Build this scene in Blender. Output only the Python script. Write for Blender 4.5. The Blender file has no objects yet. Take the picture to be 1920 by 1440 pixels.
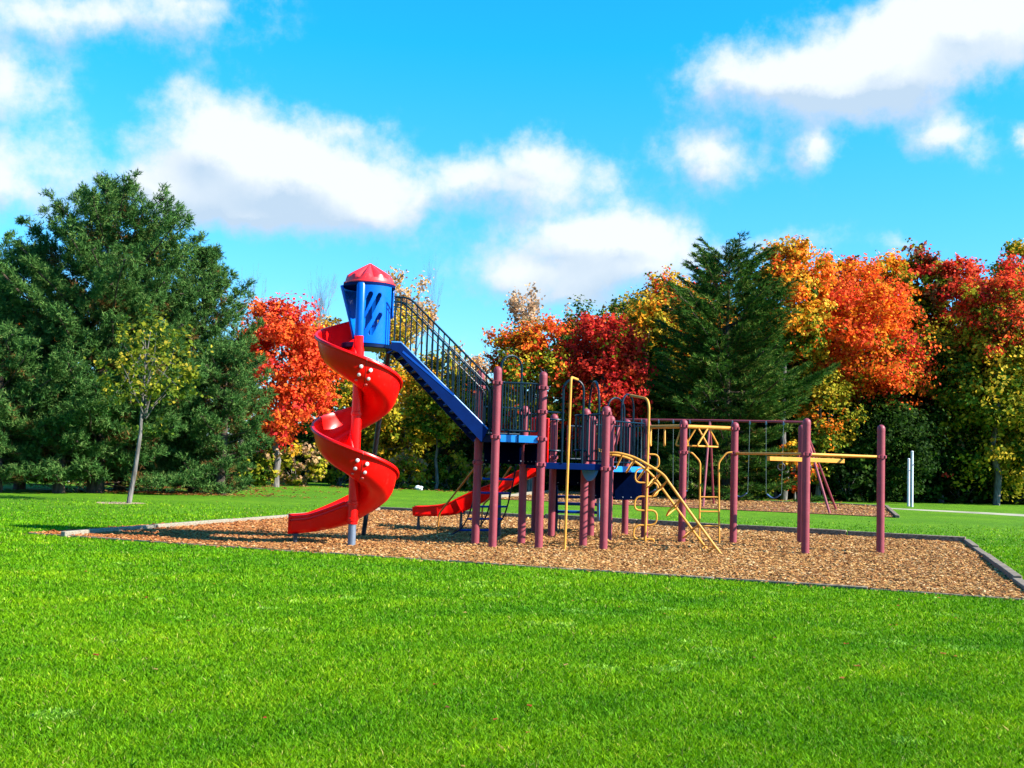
import bpy, math, random
import numpy as np
from mathutils import Vector, Matrix
R = math.radians
PI = math.pi
random.seed(7)
rng = np.random.default_rng(11)
scene = bpy.context.scene
COL = scene.collection

# ------------------------------------------------------------------ camera
F = 2100.0; HC = 1.43; HY = 862.0; ROLL = 0.030
pitch = math.atan((HY - 720) / F)
fw = Vector((0, math.cos(pitch), math.sin(pitch)))
u0 = Vector((0, -math.sin(pitch), math.cos(pitch)))
r0 = Vector((1, 0, 0))
cr = r0 * math.cos(ROLL) + u0 * math.sin(ROLL)
cu = u0 * math.cos(ROLL) - r0 * math.sin(ROLL)
cam_d = bpy.data.cameras.new('camera')
cam = bpy.data.objects.new('camera', cam_d)
COL.objects.link(cam)
cam_d.sensor_width = 36.0
cam_d.lens = F / 1920 * 36.0
cam_d.clip_end = 3000
mw = Matrix((cr, cu, -fw)).transposed().to_4x4()
mw.translation = Vector((0, 0, HC))
cam.matrix_world = mw
scene.camera = cam

def ray(px, py):
    return fw + cr * ((px - 960) / F) - cu * ((py - 720) / F)
def G(px, py, z=0.0):
    """world point on the ground (height z) seen at a photo position"""
    d = ray(px, py); t = (z - HC) / d.z
    return Vector((0, 0, HC)) + d * t
def H(px, py, Y):
    """world point at distance Y seen at a photo position"""
    d = ray(px, py); t = Y / d.y
    return Vector((0, 0, HC)) + d * t

# ------------------------------------------------------------------ sun, sky
SUN_AZ = R(108.0)      # clockwise from +Y
SUN_EL = R(34.0)
to_sun = Vector((math.sin(SUN_AZ) * math.cos(SUN_EL), math.cos(SUN_AZ) * math.cos(SUN_EL), math.sin(SUN_EL)))
sd = bpy.data.lights.new('sun', 'SUN')
sd.energy = 5.0; sd.angle = R(0.5); sd.color = (1.0, 0.94, 0.84)
sun = bpy.data.objects.new('sun', sd); COL.objects.link(sun)
sun.rotation_euler = to_sun.to_track_quat('Z', 'Y').to_euler()
sun.location = to_sun * 60

scene.view_settings.view_transform = 'Standard'
scene.view_settings.look = 'None'
scene.view_settings.exposure = 1.6
scene.view_settings.gamma = 1.0

world = bpy.data.worlds.new('World'); scene.world = world
world.use_nodes = True
wn = world.node_tree.nodes; wl = world.node_tree.links
wn.clear()
w_out = wn.new('ShaderNodeOutputWorld'); w_bg = wn.new('ShaderNodeBackground')
w_bg.inputs['Strength'].default_value = 0.06
wl.new(w_bg.outputs[0], w_out.inputs[0])
sky = wn.new('ShaderNodeTexSky'); sky.sky_type = 'NISHITA'; sky.sun_disc = False
sky.sun_elevation = SUN_EL; sky.sun_rotation = SUN_AZ
sky.air_density = 1.0; sky.dust_density = 0.3; sky.ozone_density = 2.0

def wnode(t, **k):
    n = wn.new(t)
    for a, b in k.items(): setattr(n, a, b)
    return n
def wmath(op, a, b=None, c=None, clamp=False):
    n = wn.new('ShaderNodeMath'); n.operation = op; n.use_clamp = clamp
    for i, v in enumerate((a, b, c)):
        if v is None: continue
        if isinstance(v, (int, float)): n.inputs[i].default_value = v
        else: wl.new(v, n.inputs[i])
    return n.outputs[0]
tc = wnode('ShaderNodeTexCoord')
sep = wnode('ShaderNodeSeparateXYZ'); wl.new(tc.outputs['Generated'], sep.inputs[0])
az = wmath('ARCTAN2', sep.outputs[0], sep.outputs[1])
el = wmath('ARCSINE', sep.outputs[2])
uv = wnode('ShaderNodeCombineXYZ'); wl.new(az, uv.inputs[0]); wl.new(el, uv.inputs[1])
# warp the direction a little so that cloud outlines billow
def wnoise(vec, scale, detail, rough, dist=0.0):
    n = wnode('ShaderNodeTexNoise'); n.inputs['Scale'].default_value = scale
    n.inputs['Detail'].default_value = detail; n.inputs['Roughness'].default_value = rough
    n.inputs['Distortion'].default_value = dist
    wl.new(vec, n.inputs['Vector']); return n
def vmath(op, a, b):
    n = wnode('ShaderNodeVectorMath', operation=op)
    for i, v in enumerate((a, b)):
        if isinstance(v, (tuple, list)): n.inputs[i].default_value = v
        else: wl.new(v, n.inputs[i])
    return n
nA = wnoise(uv.outputs[0], 10.0, 8, 0.6)
off = vmath('SUBTRACT', nA.outputs['Color'], (0.5, 0.5, 0.5))
off2 = vmath('MULTIPLY', off.outputs[0], (0.085, 0.065, 0.0))
P = vmath('ADD', uv.outputs[0], off2.outputs[0]).outputs[0]
CL = [(130, 20, 330, 62, .9), (330, 0, 160, 40, .7), (15, 150, 105, 90, .95), (5, 345, 95, 90, 1.05), (520, 5, 50, 26, .4),
      (420, 255, 150, 85, 1.0), (560, 320, 210, 105, 1.15), (290, 340, 190, 66, .95), (700, 385, 140, 72, .9), (480, 395, 150, 45, .75),
      (880, 345, 160, 58, .8), (1015, 295, 125, 66, .95), (1130, 325, 55, 42, .6), (660, 235, 60, 30, .5), (980, 355, 120, 45, .6),
      (1070, 435, 195, 62, .9), (1190, 430, 120, 62, .9), (980, 510, 170, 58, .85), (1190, 500, 190, 60, .85), (1050, 550, 190, 50, .7),
      (1330, 285, 108, 72, 1.0), (1490, 130, 190, 80, .95), (1680, 85, 200, 95, 1.05), (1850, 30, 180, 80, 1.0), (1375, 150, 75, 50, .65), (1580, 160, 180, 52, .8), (1710, 140, 150, 50, .7),
      (1525, 280, 60, 66, .95), (1768, 255, 72, 56, 1.05), (1915, 245, 30, 36, .9), (1450, 455, 120, 36, .7), (1700, 470, 70, 30, .7),
      (1570, 460, 60, 30, .4), (890, 655, 60, 36, .4), (20, 520, 70, 40, .4), (520, 560, 90, 40, .3)]
def cloud_sum(pvec):
    acc = None
    for cx, cy, rx, ry, s in CL:
        d = ray(cx, cy).normalized()
        c = (math.atan2(d.x, d.y), math.asin(d.z), 0)
        q = vmath('SUBTRACT', pvec, c).outputs[0]
        q = vmath('MULTIPLY', q, (F / rx, F / ry, 0)).outputs[0]
        L = wnode('ShaderNodeVectorMath', operation='LENGTH'); wl.new(q, L.inputs[0])
        e = wmath('MULTIPLY_ADD', L.outputs['Value'], -0.56 * s, 1.05 * s)
        e = wmath('MAXIMUM', e, 0.0)
        e = wmath('MULTIPLY', e, e)
        acc = e if acc is None else wmath('ADD', acc, e)
    return acc
S0 = cloud_sum(P)
S1 = cloud_sum(vmath('ADD', P, (0.016, 0.022, 0)).outputs[0])
nB = wnoise(uv.outputs[0], 22.0, 7, 0.6)
nC = wnoise(uv.outputs[0], 6.0, 5, 0.5)
nD = wnoise(uv.outputs[0], 60.0, 5, 0.6)
det = wmath('ADD', wmath('MULTIPLY_ADD', nB.outputs['Fac'], 1.1, -0.55), wmath('MULTIPLY_ADD', nD.outputs['Fac'], 0.5, -0.25))
dens = wmath('ADD', S0, det)
mr = wnode('ShaderNodeMapRange', interpolation_type='SMOOTHSTEP')
mr.inputs['From Min'].default_value = 0.12; mr.inputs['From Max'].default_value = 0.98
wl.new(dens, mr.inputs['Value'])
# no big-feature density where there is no cloud body
gate = wnode('ShaderNodeMapRange'); gate.inputs['From Min'].default_value = 0.0; gate.inputs['From Max'].default_value = 0.25
wl.new(S0, gate.inputs['Value'])
mask = wmath('MULTIPLY', mr.outputs[0], gate.outputs[0], clamp=True)
# lit side against shaded side of a cloud
lit = wmath('SUBTRACT', S0, S1)
lit = wmath('MULTIPLY_ADD', lit, 1.8, 0.60)
lit = wmath('ADD', lit, wmath('MULTIPLY_ADD', nC.outputs['Fac'], 0.9, -0.45))
lit = wmath('ADD', lit, wmath('MULTIPLY_ADD', nB.outputs['Fac'], 0.5, -0.25), clamp=True)
ccol = wnode('ShaderNodeMix', data_type='RGBA')
wl.new(lit, ccol.inputs['Factor'])
ccol.inputs[6].default_value = (3.15, 4.1, 5.15, 1); ccol.inputs[7].default_value = (5.3, 5.7, 6.0, 1)
# clear sky: Nishita tinted towards the vivid cyan of the day
tint = wnode('ShaderNodeMix', data_type='RGBA', blend_type='MULTIPLY'); tint.inputs['Factor'].default_value = 1
tg = wnode('ShaderNodeMapRange'); tg.inputs['From Min'].default_value = 0.03; tg.inputs['From Max'].default_value = 0.36; wl.new(el, tg.inputs['Value'])
tcol = wnode('ShaderNodeMix', data_type='RGBA'); wl.new(tg.outputs[0], tcol.inputs['Factor'])
tcol.inputs[6].default_value = (0.66, 1.02, 1.32, 1); tcol.inputs[7].default_value = (0.10, 1.38, 2.05, 1)
wl.new(sky.outputs[0], tint.inputs[6]); wl.new(tcol.outputs[2], tint.inputs[7])
fin = wnode('ShaderNodeMix', data_type='RGBA')
wl.new(mask, fin.inputs['Factor']); wl.new(tint.outputs[2], fin.inputs[6]); wl.new(ccol.outputs[2], fin.inputs[7])
wl.new(fin.outputs[2], w_bg.inputs['Color'])

# ------------------------------------------------------------------ materials
def new_mat(name):
    m = bpy.data.materials.new(name); m.use_nodes = True
    nt = m.node_tree; b = nt.nodes['Principled BSDF']
    return m, nt, b
def noise(nt, scale, detail=4, rough=0.5, coord='Object'):
    t = nt.nodes.new('ShaderNodeTexCoord'); n = nt.nodes.new('ShaderNodeTexNoise')
    n.inputs['Scale'].default_value = scale; n.inputs['Detail'].default_value = detail
    n.inputs['Roughness'].default_value = rough
    nt.links.new(t.outputs[coord], n.inputs['Vector']); return n
def ramp(nt, fac, stops):
    r = nt.nodes.new('ShaderNodeValToRGB'); e = r.color_ramp.elements
    while len(e) < len(stops): e.new(0.5)
    for i, (p, c) in enumerate(stops):
        e[i].position = p; e[i].color = (*c, 1)
    nt.links.new(fac, r.inputs[0]); return r
def paint(name, c, rough=0.35, var=0.14, scale=3.0, bump=0.0, bscale=60, coat=0.0, metal=0.0, spec=0.5, wear=None, wamt=0.5):
    m, nt, b = new_mat(name)
    n = noise(nt, scale, 6, 0.6)
    r = ramp(nt, n.outputs['Fac'], [(0.3, tuple(v * (1 - var) for v in c)), (0.7, tuple(min(1, v * (1 + var)) for v in c))])
    src = r.outputs[0]
    if wear:      # scuffed, sun-bleached streaks and flecks
        t = nt.nodes.new('ShaderNodeTexCoord'); mpg = nt.nodes.new('ShaderNodeMapping'); mpg.inputs['Scale'].default_value = (7, 7, 2.2)
        nt.links.new(t.outputs['Object'], mpg.inputs[0]); nw = nt.nodes.new('ShaderNodeTexNoise'); nw.inputs['Scale'].default_value = 3.5
        nw.inputs['Detail'].default_value = 9; nw.inputs['Roughness'].default_value = 0.72; nt.links.new(mpg.outputs[0], nw.inputs['Vector'])
        rw = ramp(nt, nw.outputs['Fac'], [(0.57, (0, 0, 0)), (0.72, (wamt, wamt, wamt))])
        mxw = nt.nodes.new('ShaderNodeMix'); mxw.data_type = 'RGBA'; nt.links.new(rw.outputs[0], mxw.inputs['Factor'])
        nt.links.new(src, mxw.inputs[6]); mxw.inputs[7].default_value = (*wear, 1); src = mxw.outputs[2]
    nt.links.new(src, b.inputs['Base Color'])
    n2 = noise(nt, 14.0, 5, 0.6)
    mp = nt.nodes.new('ShaderNodeMapRange'); mp.inputs['To Min'].default_value = rough * 0.75; mp.inputs['To Max'].default_value = rough * 1.35
    nt.links.new(n2.outputs['Fac'], mp.inputs['Value']); nt.links.new(mp.outputs[0], b.inputs['Roughness'])
    b.inputs['Metallic'].default_value = metal; b.inputs['Coat Weight'].default_value = coat
    b.inputs['Specular IOR Level'].default_value = spec
    if bump:
        n3 = noise(nt, bscale, 3, 0.6); bp = nt.nodes.new('ShaderNodeBump'); bp.inputs['Strength'].default_value = bump
        bp.inputs['Distance'].default_value = 0.01
        nt.links.new(n3.outputs['Fac'], bp.inputs['Height']); nt.links.new(bp.outputs[0], b.inputs['Normal'])
    return m
M = {}
M['red'] = paint('red_plastic', (0.78, 0.003, 0.002), 0.30, 0.10, 1.3, spec=0.22, wear=(0.70, 0.05, 0.04), wamt=0.45)
M['red_seam'] = paint('red_seam', (0.25, 0.004, 0.004), 0.5)
M['roof'] = paint('faded_red_plastic', (0.70, 0.02, 0.025), 0.42, 0.15, 4.0, wear=(0.75, 0.14, 0.14), wamt=0.5)
M['blue'] = paint('blue_plastic', (0.0, 0.10, 0.52), 0.27, 0.10, 2.0, spec=0.25, wear=(0.03, 0.2, 0.6), wamt=0.4)
M['deckblue'] = paint('blue_coated_steel', (0.0, 0.010, 0.070), 0.6, 0.15, 6.0, spec=0.04)
M['sunlitblue'] = paint('sunlit_blue_face', (0.0, 0.16, 0.50), 0.4, 0.12, 6.0)  # lit copy of the blue coat, sunlight put into the colour
M['midblue'] = paint('mid_blue_coated_steel', (0.0, 0.04, 0.24), 0.4, 0.12, 6.0, spec=0.15)
M['dark'] = paint('shaded_navy_steel', (0.0005, 0.002, 0.012), 0.8, 0.2, 6.0, spec=0.0)  # navy steel with the shade under the decks put into the colour
M['navy'] = paint('navy_coated_steel', (0.0, 0.007, 0.04), 0.40, 0.2, 6.0, spec=0.12)
M['rail'] = paint('dark_teal_blue_paint', (0.0, 0.011, 0.022), 0.35, 0.15, 6.0, spec=0.2)
M['maroon'] = paint('dusty_maroon_paint', (0.21, 0.034, 0.047), 0.5, 0.18, 2.5, bump=0.15, bscale=25, spec=0.3, wear=(0.33, 0.11, 0.11), wamt=0.5)
M['yellow'] = paint('yellow_ochre_paint', (0.55, 0.25, 0.036), 0.5, 0.14, 8.0, wear=(0.40, 0.20, 0.06), wamt=0.5, spec=0.2)
M['orange'] = paint('orange_ochre_paint', (0.36, 0.13, 0.01), 0.45, 0.14, 8.0)
M['galv'] = paint('galvanised_steel', (0.14, 0.17, 0.22), 0.5, 0.2, 12.0, metal=0.4)
M['black'] = paint('black_steel', (0.012, 0.014, 0.022), 0.45, 0.2, 8.0)
M['white'] = paint('white_paint', (0.50, 0.50, 0.56), 0.5, 0.1, 3.0)
M['bolt'] = paint('pale_bolt_cap', (0.62, 0.52, 0.50), 0.35, 0.1, 9.0)
M['boltdim'] = paint('dull_bolt_cap', (0.5, 0.09, 0.08), 0.45, 0.1, 9.0)
M['chain'] = paint('chain_steel', (0.16, 0.19, 0.18), 0.5, 0.1, 20.0, metal=0.6)
M['rubber'] = paint('blue_grey_rubber', (0.02, 0.06, 0.14), 0.7, 0.1, 10.0)
M['paper'] = paint('white_paper', (0.5, 0.54, 0.6), 0.8, 0.15, 10.0)

def wood_mat(name, c1, c2, c3):
    m, nt, b = new_mat(name)
    t = nt.nodes.new('ShaderNodeTexCoord'); mp = nt.nodes.new('ShaderNodeMapping')
    mp.inputs['Scale'].default_value = (1.0, 18, 18)
    nt.links.new(t.outputs['Object'], mp.inputs[0])
    n = nt.nodes.new('ShaderNodeTexNoise'); n.inputs['Scale'].default_value = 2.2; n.inputs['Detail'].default_value = 7
    nt.links.new(mp.outputs[0], n.inputs['Vector'])
    r = ramp(nt, n.outputs['Fac'], [(0.3, c1), (0.5, c2), (0.72, c3)])
    nt.links.new(r.outputs[0], b.inputs['Base Color']); b.inputs['Roughness'].default_value = 0.85
    bp = nt.nodes.new('ShaderNodeBump'); bp.inputs['Strength'].default_value = 0.5; bp.inputs['Distance'].default_value = 0.01
    nt.links.new(n.outputs['Fac'], bp.inputs['Height']); nt.links.new(bp.outputs[0], b.inputs['Normal'])
    return m
M['timber'] = wood_mat('weathered_timber', (0.055, 0.038, 0.022), (0.13, 0.095, 0.06), (0.26, 0.21, 0.15))
M['timber_sunlit'] = wood_mat('sunlit_timber', (0.11, 0.09, 0.06), (0.20, 0.175, 0.125), (0.28, 0.25, 0.19))  # paler copy of the timber, sun on the left boards put into the colour
def bark_mat(name, c1, c2):
    m, nt, b = new_mat(name)
    t = nt.nodes.new('ShaderNodeTexCoord'); mp = nt.nodes.new('ShaderNodeMapping')
    mp.inputs['Scale'].default_value = (9, 9, 1.6)
    nt.links.new(t.outputs['Object'], mp.inputs[0])
    n = nt.nodes.new('ShaderNodeTexNoise'); n.inputs['Scale'].default_value = 2.0; n.inputs['Detail'].default_value = 6
    nt.links.new(mp.outputs[0], n.inputs['Vector'])
    r = ramp(nt, n.outputs['Fac'], [(0.35, c1), (0.65, c2)])
    nt.links.new(r.outputs[0], b.inputs['Base Color']); b.inputs['Roughness'].default_value = 0.9
    bp = nt.nodes.new('ShaderNodeBump'); bp.inputs['Strength'].default_value = 0.8; bp.inputs['Distance'].default_value = 0.03
    nt.links.new(n.outputs['Fac'], bp.inputs['Height']); nt.links.new(bp.outputs[0], b.inputs['Normal'])
    return m
M['bark'] = bark_mat('grey_bark', (0.05, 0.042, 0.038), (0.17, 0.15, 0.135))
M['bark_pine'] = bark_mat('brown_bark', (0.02, 0.013, 0.009), (0.075, 0.048, 0.032))
M['bark_pale'] = bark_mat('pale_bark', (0.13, 0.11, 0.10), (0.30, 0.25, 0.21))

def leaf_mat(name, trans=0.35, rough=0.55, spec=0.3):
    m, nt, b = new_mat(name)
    a = nt.nodes.new('ShaderNodeAttribute'); a.attribute_name = 'col'
    nt.links.new(a.outputs['Color'], b.inputs['Base Color'])
    b.inputs['Roughness'].default_value = rough; b.inputs['Specular IOR Level'].default_value = spec
    tr = nt.nodes.new('ShaderNodeBsdfTranslucent'); nt.links.new(a.outputs['Color'], tr.inputs[0])
    mx = nt.nodes.new('ShaderNodeMixShader'); mx.inputs[0].default_value = trans
    out = nt.nodes['Material Output']
    nt.links.new(b.outputs[0], mx.inputs[1]); nt.links.new(tr.outputs[0], mx.inputs[2]); nt.links.new(mx.outputs[0], out.inputs[0])
    return m
M['leaf'] = leaf_mat('autumn_leaf', 0.35, 0.7, 0.08)
M['needle'] = leaf_mat('pine_needle', 0.2, 0.7, 0.08)
M['blade'] = leaf_mat('grass_blade', 0.35, 0.6, 0.12)
M['chip'] = leaf_mat('wood_chip', 0.0, 0.85, 0.1)

# ------------------------------------------------------------------ object helpers
WO = {}     # world origin of each object
def link(o, origin, parent=None):
    COL.objects.link(o)
    WO[o.name] = Vector(origin)
    if parent is not None:
        o.parent = parent; o.location = Vector(origin) - WO[parent.name]
    else:
        o.location = origin
    return o
def tag(o, label=None, cat=None, group=None, kind=None):
    if label: o['label'] = label
    if cat: o['category'] = cat
    if group: o['group'] = group
    if kind: o['kind'] = kind
    return o
def empty(name, loc, label=None, cat=None, group=None, parent=None):
    o = bpy.data.objects.new(name, None); o.empty_display_size = 0.3
    link(o, loc, parent); return tag(o, label, cat, group)
def np_mesh(name, V, nper, material, origin, parent=None, colors=None, smooth=False):
    """V: (N, nper, 3) array of polygons"""
    N = V.shape[0]; V = V.reshape(-1, 3) - np.array(origin)
    me = bpy.data.meshes.new(name)
    me.vertices.add(N * nper); me.vertices.foreach_set('co', V.astype(np.float32).ravel())
    me.loops.add(N * nper); me.loops.foreach_set('vertex_index', np.arange(N * nper, dtype=np.int32))
    me.polygons.add(N); me.polygons.foreach_set('loop_start', np.arange(0, N * nper, nper, dtype=np.int32))
    me.update(calc_edges=True)
    if colors is not None:
        at = me.attributes.new('col', 'FLOAT_COLOR', 'POINT')
        c4 = np.ones((N, nper, 4), np.float32); c4[:, :, :3] = colors[:, None, :] if colors.ndim == 2 else colors
        at.data.foreach_set('color', c4.ravel())
    me.materials.append(material)
    o = bpy.data.objects.new(name, me)
    return link(o, origin, parent)

class MB:
    def __init__(s): s.v = []; s.f = []
    def add(s, vs, fs):
        b = len(s.v); s.v += [tuple(v) for v in vs]; s.f += [tuple(i + b for i in f) for f in fs]
    def box(s, c, size, rz=0.0, M3=None):
        hx, hy, hz = size[0] / 2, size[1] / 2, size[2] / 2
        m = M3 if M3 is not None else Matrix.Rotation(rz, 3, 'Z')
        vs = [Vector(c) + m @ Vector((x, y, z)) for x in (-hx, hx) for y in (-hy, hy) for z in (-hz, hz)]
        s.add(vs, [(0, 1, 3, 2), (4, 6, 7, 5), (0, 4, 5, 1), (2, 3, 7, 6), (0, 2, 6, 4), (1, 5, 7, 3)])
    def beam(s, a, b, w, h, up=(0, 0, 1)):
        """box from a to b, w wide sideways, h along up"""
        a = Vector(a); b = Vector(b); x = (b - a).normalized(); y = Vector(up).cross(x).normalized(); z = x.cross(y)
        s.box((a + b) / 2, ((b - a).length, w, h), M3=Matrix((x, y, z)).transposed())
    def tube(s, pts, r, n=10, close=False):
        pts = [Vector(p) for p in pts]; k = len(pts)
        rs = r if isinstance(r, (list, tuple)) else [r] * k
        t0 = (pts[1] - pts[0]).normalized()
        nrm = t0.orthogonal().normalized(); rings = []
        for i, p in enumerate(pts):
            if close: t = (pts[(i + 1) % k] - pts[i - 1]).normalized()
            elif i == 0: t = t0
            elif i == k - 1: t = (pts[i] - pts[i - 1]).normalized()
            else: t = ((pts[i + 1] - p).normalized() + (p - pts[i - 1]).normalized()).normalized()
            nrm = (nrm - t * nrm.dot(t)).normalized(); bn = t.cross(nrm)
            rings.append([p + (nrm * math.cos(2 * PI * j / n) + bn * math.sin(2 * PI * j / n)) * rs[i] for j in range(n)])
        vs = [v for q in rings for v in q]; fs = []
        for i in range(k if close else k - 1):
            a = i * n; b = ((i + 1) % k) * n
            for j in range(n): fs.append((a + j, a + (j + 1) % n, b + (j + 1) % n, b + j))
        if not close:
            fs.append(tuple(range(n - 1, -1, -1))); fs.append(tuple((k - 1) * n + j for j in range(n)))
        s.add(vs, fs)
    def lathe(s, prof, c, n=20):
        c = Vector(c); vs = []; fs = []
        for r, z in prof:
            for j in range(n): vs.append(c + Vector((r * math.cos(2 * PI * j / n), r * math.sin(2 * PI * j / n), z)))
        for i in range(len(prof) - 1):
            for j in range(n): fs.append((i * n + j, i * n + (j + 1) % n, (i + 1) * n + (j + 1) % n, (i + 1) * n + j))
        fs.append(tuple(range(n - 1, -1, -1))); fs.append(tuple((len(prof) - 1) * n + j for j in range(n)))
        s.add(vs, fs)
    def prism(s, poly, z0, z1):
        n = len(poly); vs = [(x, y, z0) for x, y in poly] + [(x, y, z1) for x, y in poly]
        s.add(vs, [tuple(range(n - 1, -1, -1)), tuple(range(n, 2 * n))] + [(i, (i + 1) % n, n + (i + 1) % n, n + i) for i in range(n)])
    def disc(s, c, nrm, r, h, n=14):
        c = Vector(c); nrm = Vector(nrm).normalized()
        s.tube([c, c + nrm * h * .6, c + nrm * h], [r, r, r * .55], n)
    def build(s, name, material, parent=None, origin=None, smooth=35, bevel=0.0, solid=0.0):
        me = bpy.data.meshes.new(name)
        if origin is None: origin = WO[parent.name] if parent is not None else (0, 0, 0)
        O = Vector(origin)
        me.from_pydata([Vector(v) - O for v in s.v], [], s.f); me.update()
        if smooth:
            me.polygons.foreach_set('use_smooth', [True] * len(me.polygons)); me.set_sharp_from_angle(angle=R(smooth))
        me.materials.append(material)
        o = bpy.data.objects.new(name, me); link(o, origin, parent)
        if solid:
            md = o.modifiers.new('s', 'SOLIDIFY'); md.thickness = solid; md.offset = 0
        if bevel:
            md = o.modifiers.new('b', 'BEVEL'); md.width = bevel; md.segments = 2; md.limit_method = 'ANGLE'
        return o
def fillet(pts, rad, seg=6):
    pts = [Vector(p) for p in pts]; out = [pts[0]]
    for i in range(1, len(pts) - 1):
        a, b, c = pts[i - 1], pts[i], pts[i + 1]
        d1 = (a - b); d2 = (c - b); rr = min(rad, d1.length * .49, d2.length * .49)
        p = b + d1.normalized() * rr; q = b + d2.normalized() * rr
        for k in range(seg + 1):
            t = k / seg; out.append(p * (1 - t) ** 2 + b * 2 * t * (1 - t) + q * t * t)
    out.append(pts[-1]); return out
def lerp(a, b, t): return a + (b - a) * t
def V3(xy, z): return Vector((xy[0], xy[1], z))

# ------------------------------------------------------------------ ground
PIT = [G(52, 999, .03).xy, G(1948, 1124, .03).xy, G(1812, 1006, .15).xy, G(712, 949, .13).xy]   # big chip pit
def inpoly(x, y, poly):
    ins = np.zeros(x.shape, bool); n = len(poly)
    for i in range(n):
        x1, y1 = poly[i][0], poly[i][1]; x2, y2 = poly[(i + 1) % n][0], poly[(i + 1) % n][1]
        c = ((y1 > y) != (y2 > y)) & (x < (x2 - x1) * (y - y1) / (y2 - y1 + 1e-12) + x1)
        ins ^= c
    return ins
PIT2 = [G(925, 936).xy, G(1682, 971).xy, G(1661, 951).xy, G(1040, 924).xy]

def ground_mat():
    m, nt, b = new_mat('lawn_grass')
    L = nt.links
    n1 = noise(nt, 0.35, 5, 0.6); n2 = noise(nt, 3.0, 6, 0.7); n3 = noise(nt, 26.0, 4, 0.8)
    r1 = ramp(nt, n1.outputs['Fac'], [(0.30, (0.058, 0.168, 0.001)), (0.52, (0.084, 0.212, 0.001)), (0.72, (0.115, 0.25, 0.003))])
    r2 = ramp(nt, n2.outputs['Fac'], [(0.30, (0.62, 0.66, 0.5)), (0.55, (1, 1, 1)), (0.8, (1.35, 1.2, 1.3))])
    r3 = ramp(nt, n3.outputs['Fac'], [(0.30, (0.55, 0.6, 0.5)), (0.5, (0.95, .95, .9)), (0.75, (1.4, 1.25, 1.4))])
    mA = nt.nodes.new('ShaderNodeMix'); mA.data_type = 'RGBA'; mA.blend_type = 'MULTIPLY'; mA.inputs[0].default_value = 1
    mB = nt.nodes.new('ShaderNodeMix'); mB.data_type = 'RGBA'; mB.blend_type = 'MULTIPLY'; mB.inputs[0].default_value = 1
    L.new(r1.outputs[0], mA.inputs[6]); L.new(r2.outputs[0], mA.inputs[7])
    L.new(mA.outputs[2], mB.inputs[6]); L.new(r3.outputs[0], mB.inputs[7])
    L.new(mB.outputs[2], b.inputs['Base Color']); b.inputs['Roughness'].default_value = 0.9
    b.inputs['Specular IOR Level'].default_value = 0.15
    bp = nt.nodes.new('ShaderNodeBump'); bp.inputs['Strength'].default_value = 0.9; bp.inputs['Distance'].default_value = 0.05
    L.new(n3.outputs['Fac'], bp.inputs['Height']); L.new(bp.outputs[0], b.inputs['Normal'])
    return m
mb = MB(); mb.add([(-600, -40, 0), (600, -40, 0), (600, 1500, 0), (-600, 1500, 0)], [(0, 1, 2, 3)])
tag(mb.build('ground', ground_mat(), smooth=0), kind='structure')

def chips_mat():
    m, nt, b = new_mat('wood_chip_bed'); L = nt.links
    t = nt.nodes.new('ShaderNodeTexCoord')
    v = nt.nodes.new('ShaderNodeTexVoronoi'); v.inputs['Scale'].default_value = 22; v.inputs['Randomness'].default_value = 1
    L.new(t.outputs['Object'], v.inputs['Vector'])
    r = ramp(nt, v.outputs['Color'], [(0.15, (0.06, 0.022, 0.007)), (0.45, (0.18, 0.072, 0.022)), (0.8, (0.32, 0.15, 0.05))])
    n1 = noise(nt, 0.5, 4, 0.6)
    r1 = ramp(nt, n1.outputs['Fac'], [(0.35, (1.0, 0.75, 0.62)), (0.65, (1.1, 1.05, 1.0))])
    mA = nt.nodes.new('ShaderNodeMix'); mA.data_type = 'RGBA'; mA.blend_type = 'MULTIPLY'; mA.inputs[0].default_value = 1
    L.new(r.outputs[0], mA.inputs[6]); L.new(r1.outputs[0], mA.inputs[7]); L.new(mA.outputs[2], b.inputs['Base Color'])
    b.inputs['Roughness'].default_value = 0.9
    bp = nt.nodes.new('ShaderNodeBump'); bp.inputs['Strength'].default_value = 1.0; bp.inputs['Distance'].default_value = 0.04
    L.new(v.outputs['Distance'], bp.inputs['Height']); L.new(bp.outputs[0], b.inputs['Normal'])
    return m
M['chipbed'] = chips_mat()
for nm, poly in (('chip_bed', PIT), ('swing_chip_bed', PIT2)):
    mb = MB(); mb.add([(p[0], p[1], 0.02) for p in poly], [(0, 1, 2, 3)])
    tag(mb.build(nm, M['chipbed'], smooth=0), kind='structure')

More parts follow.
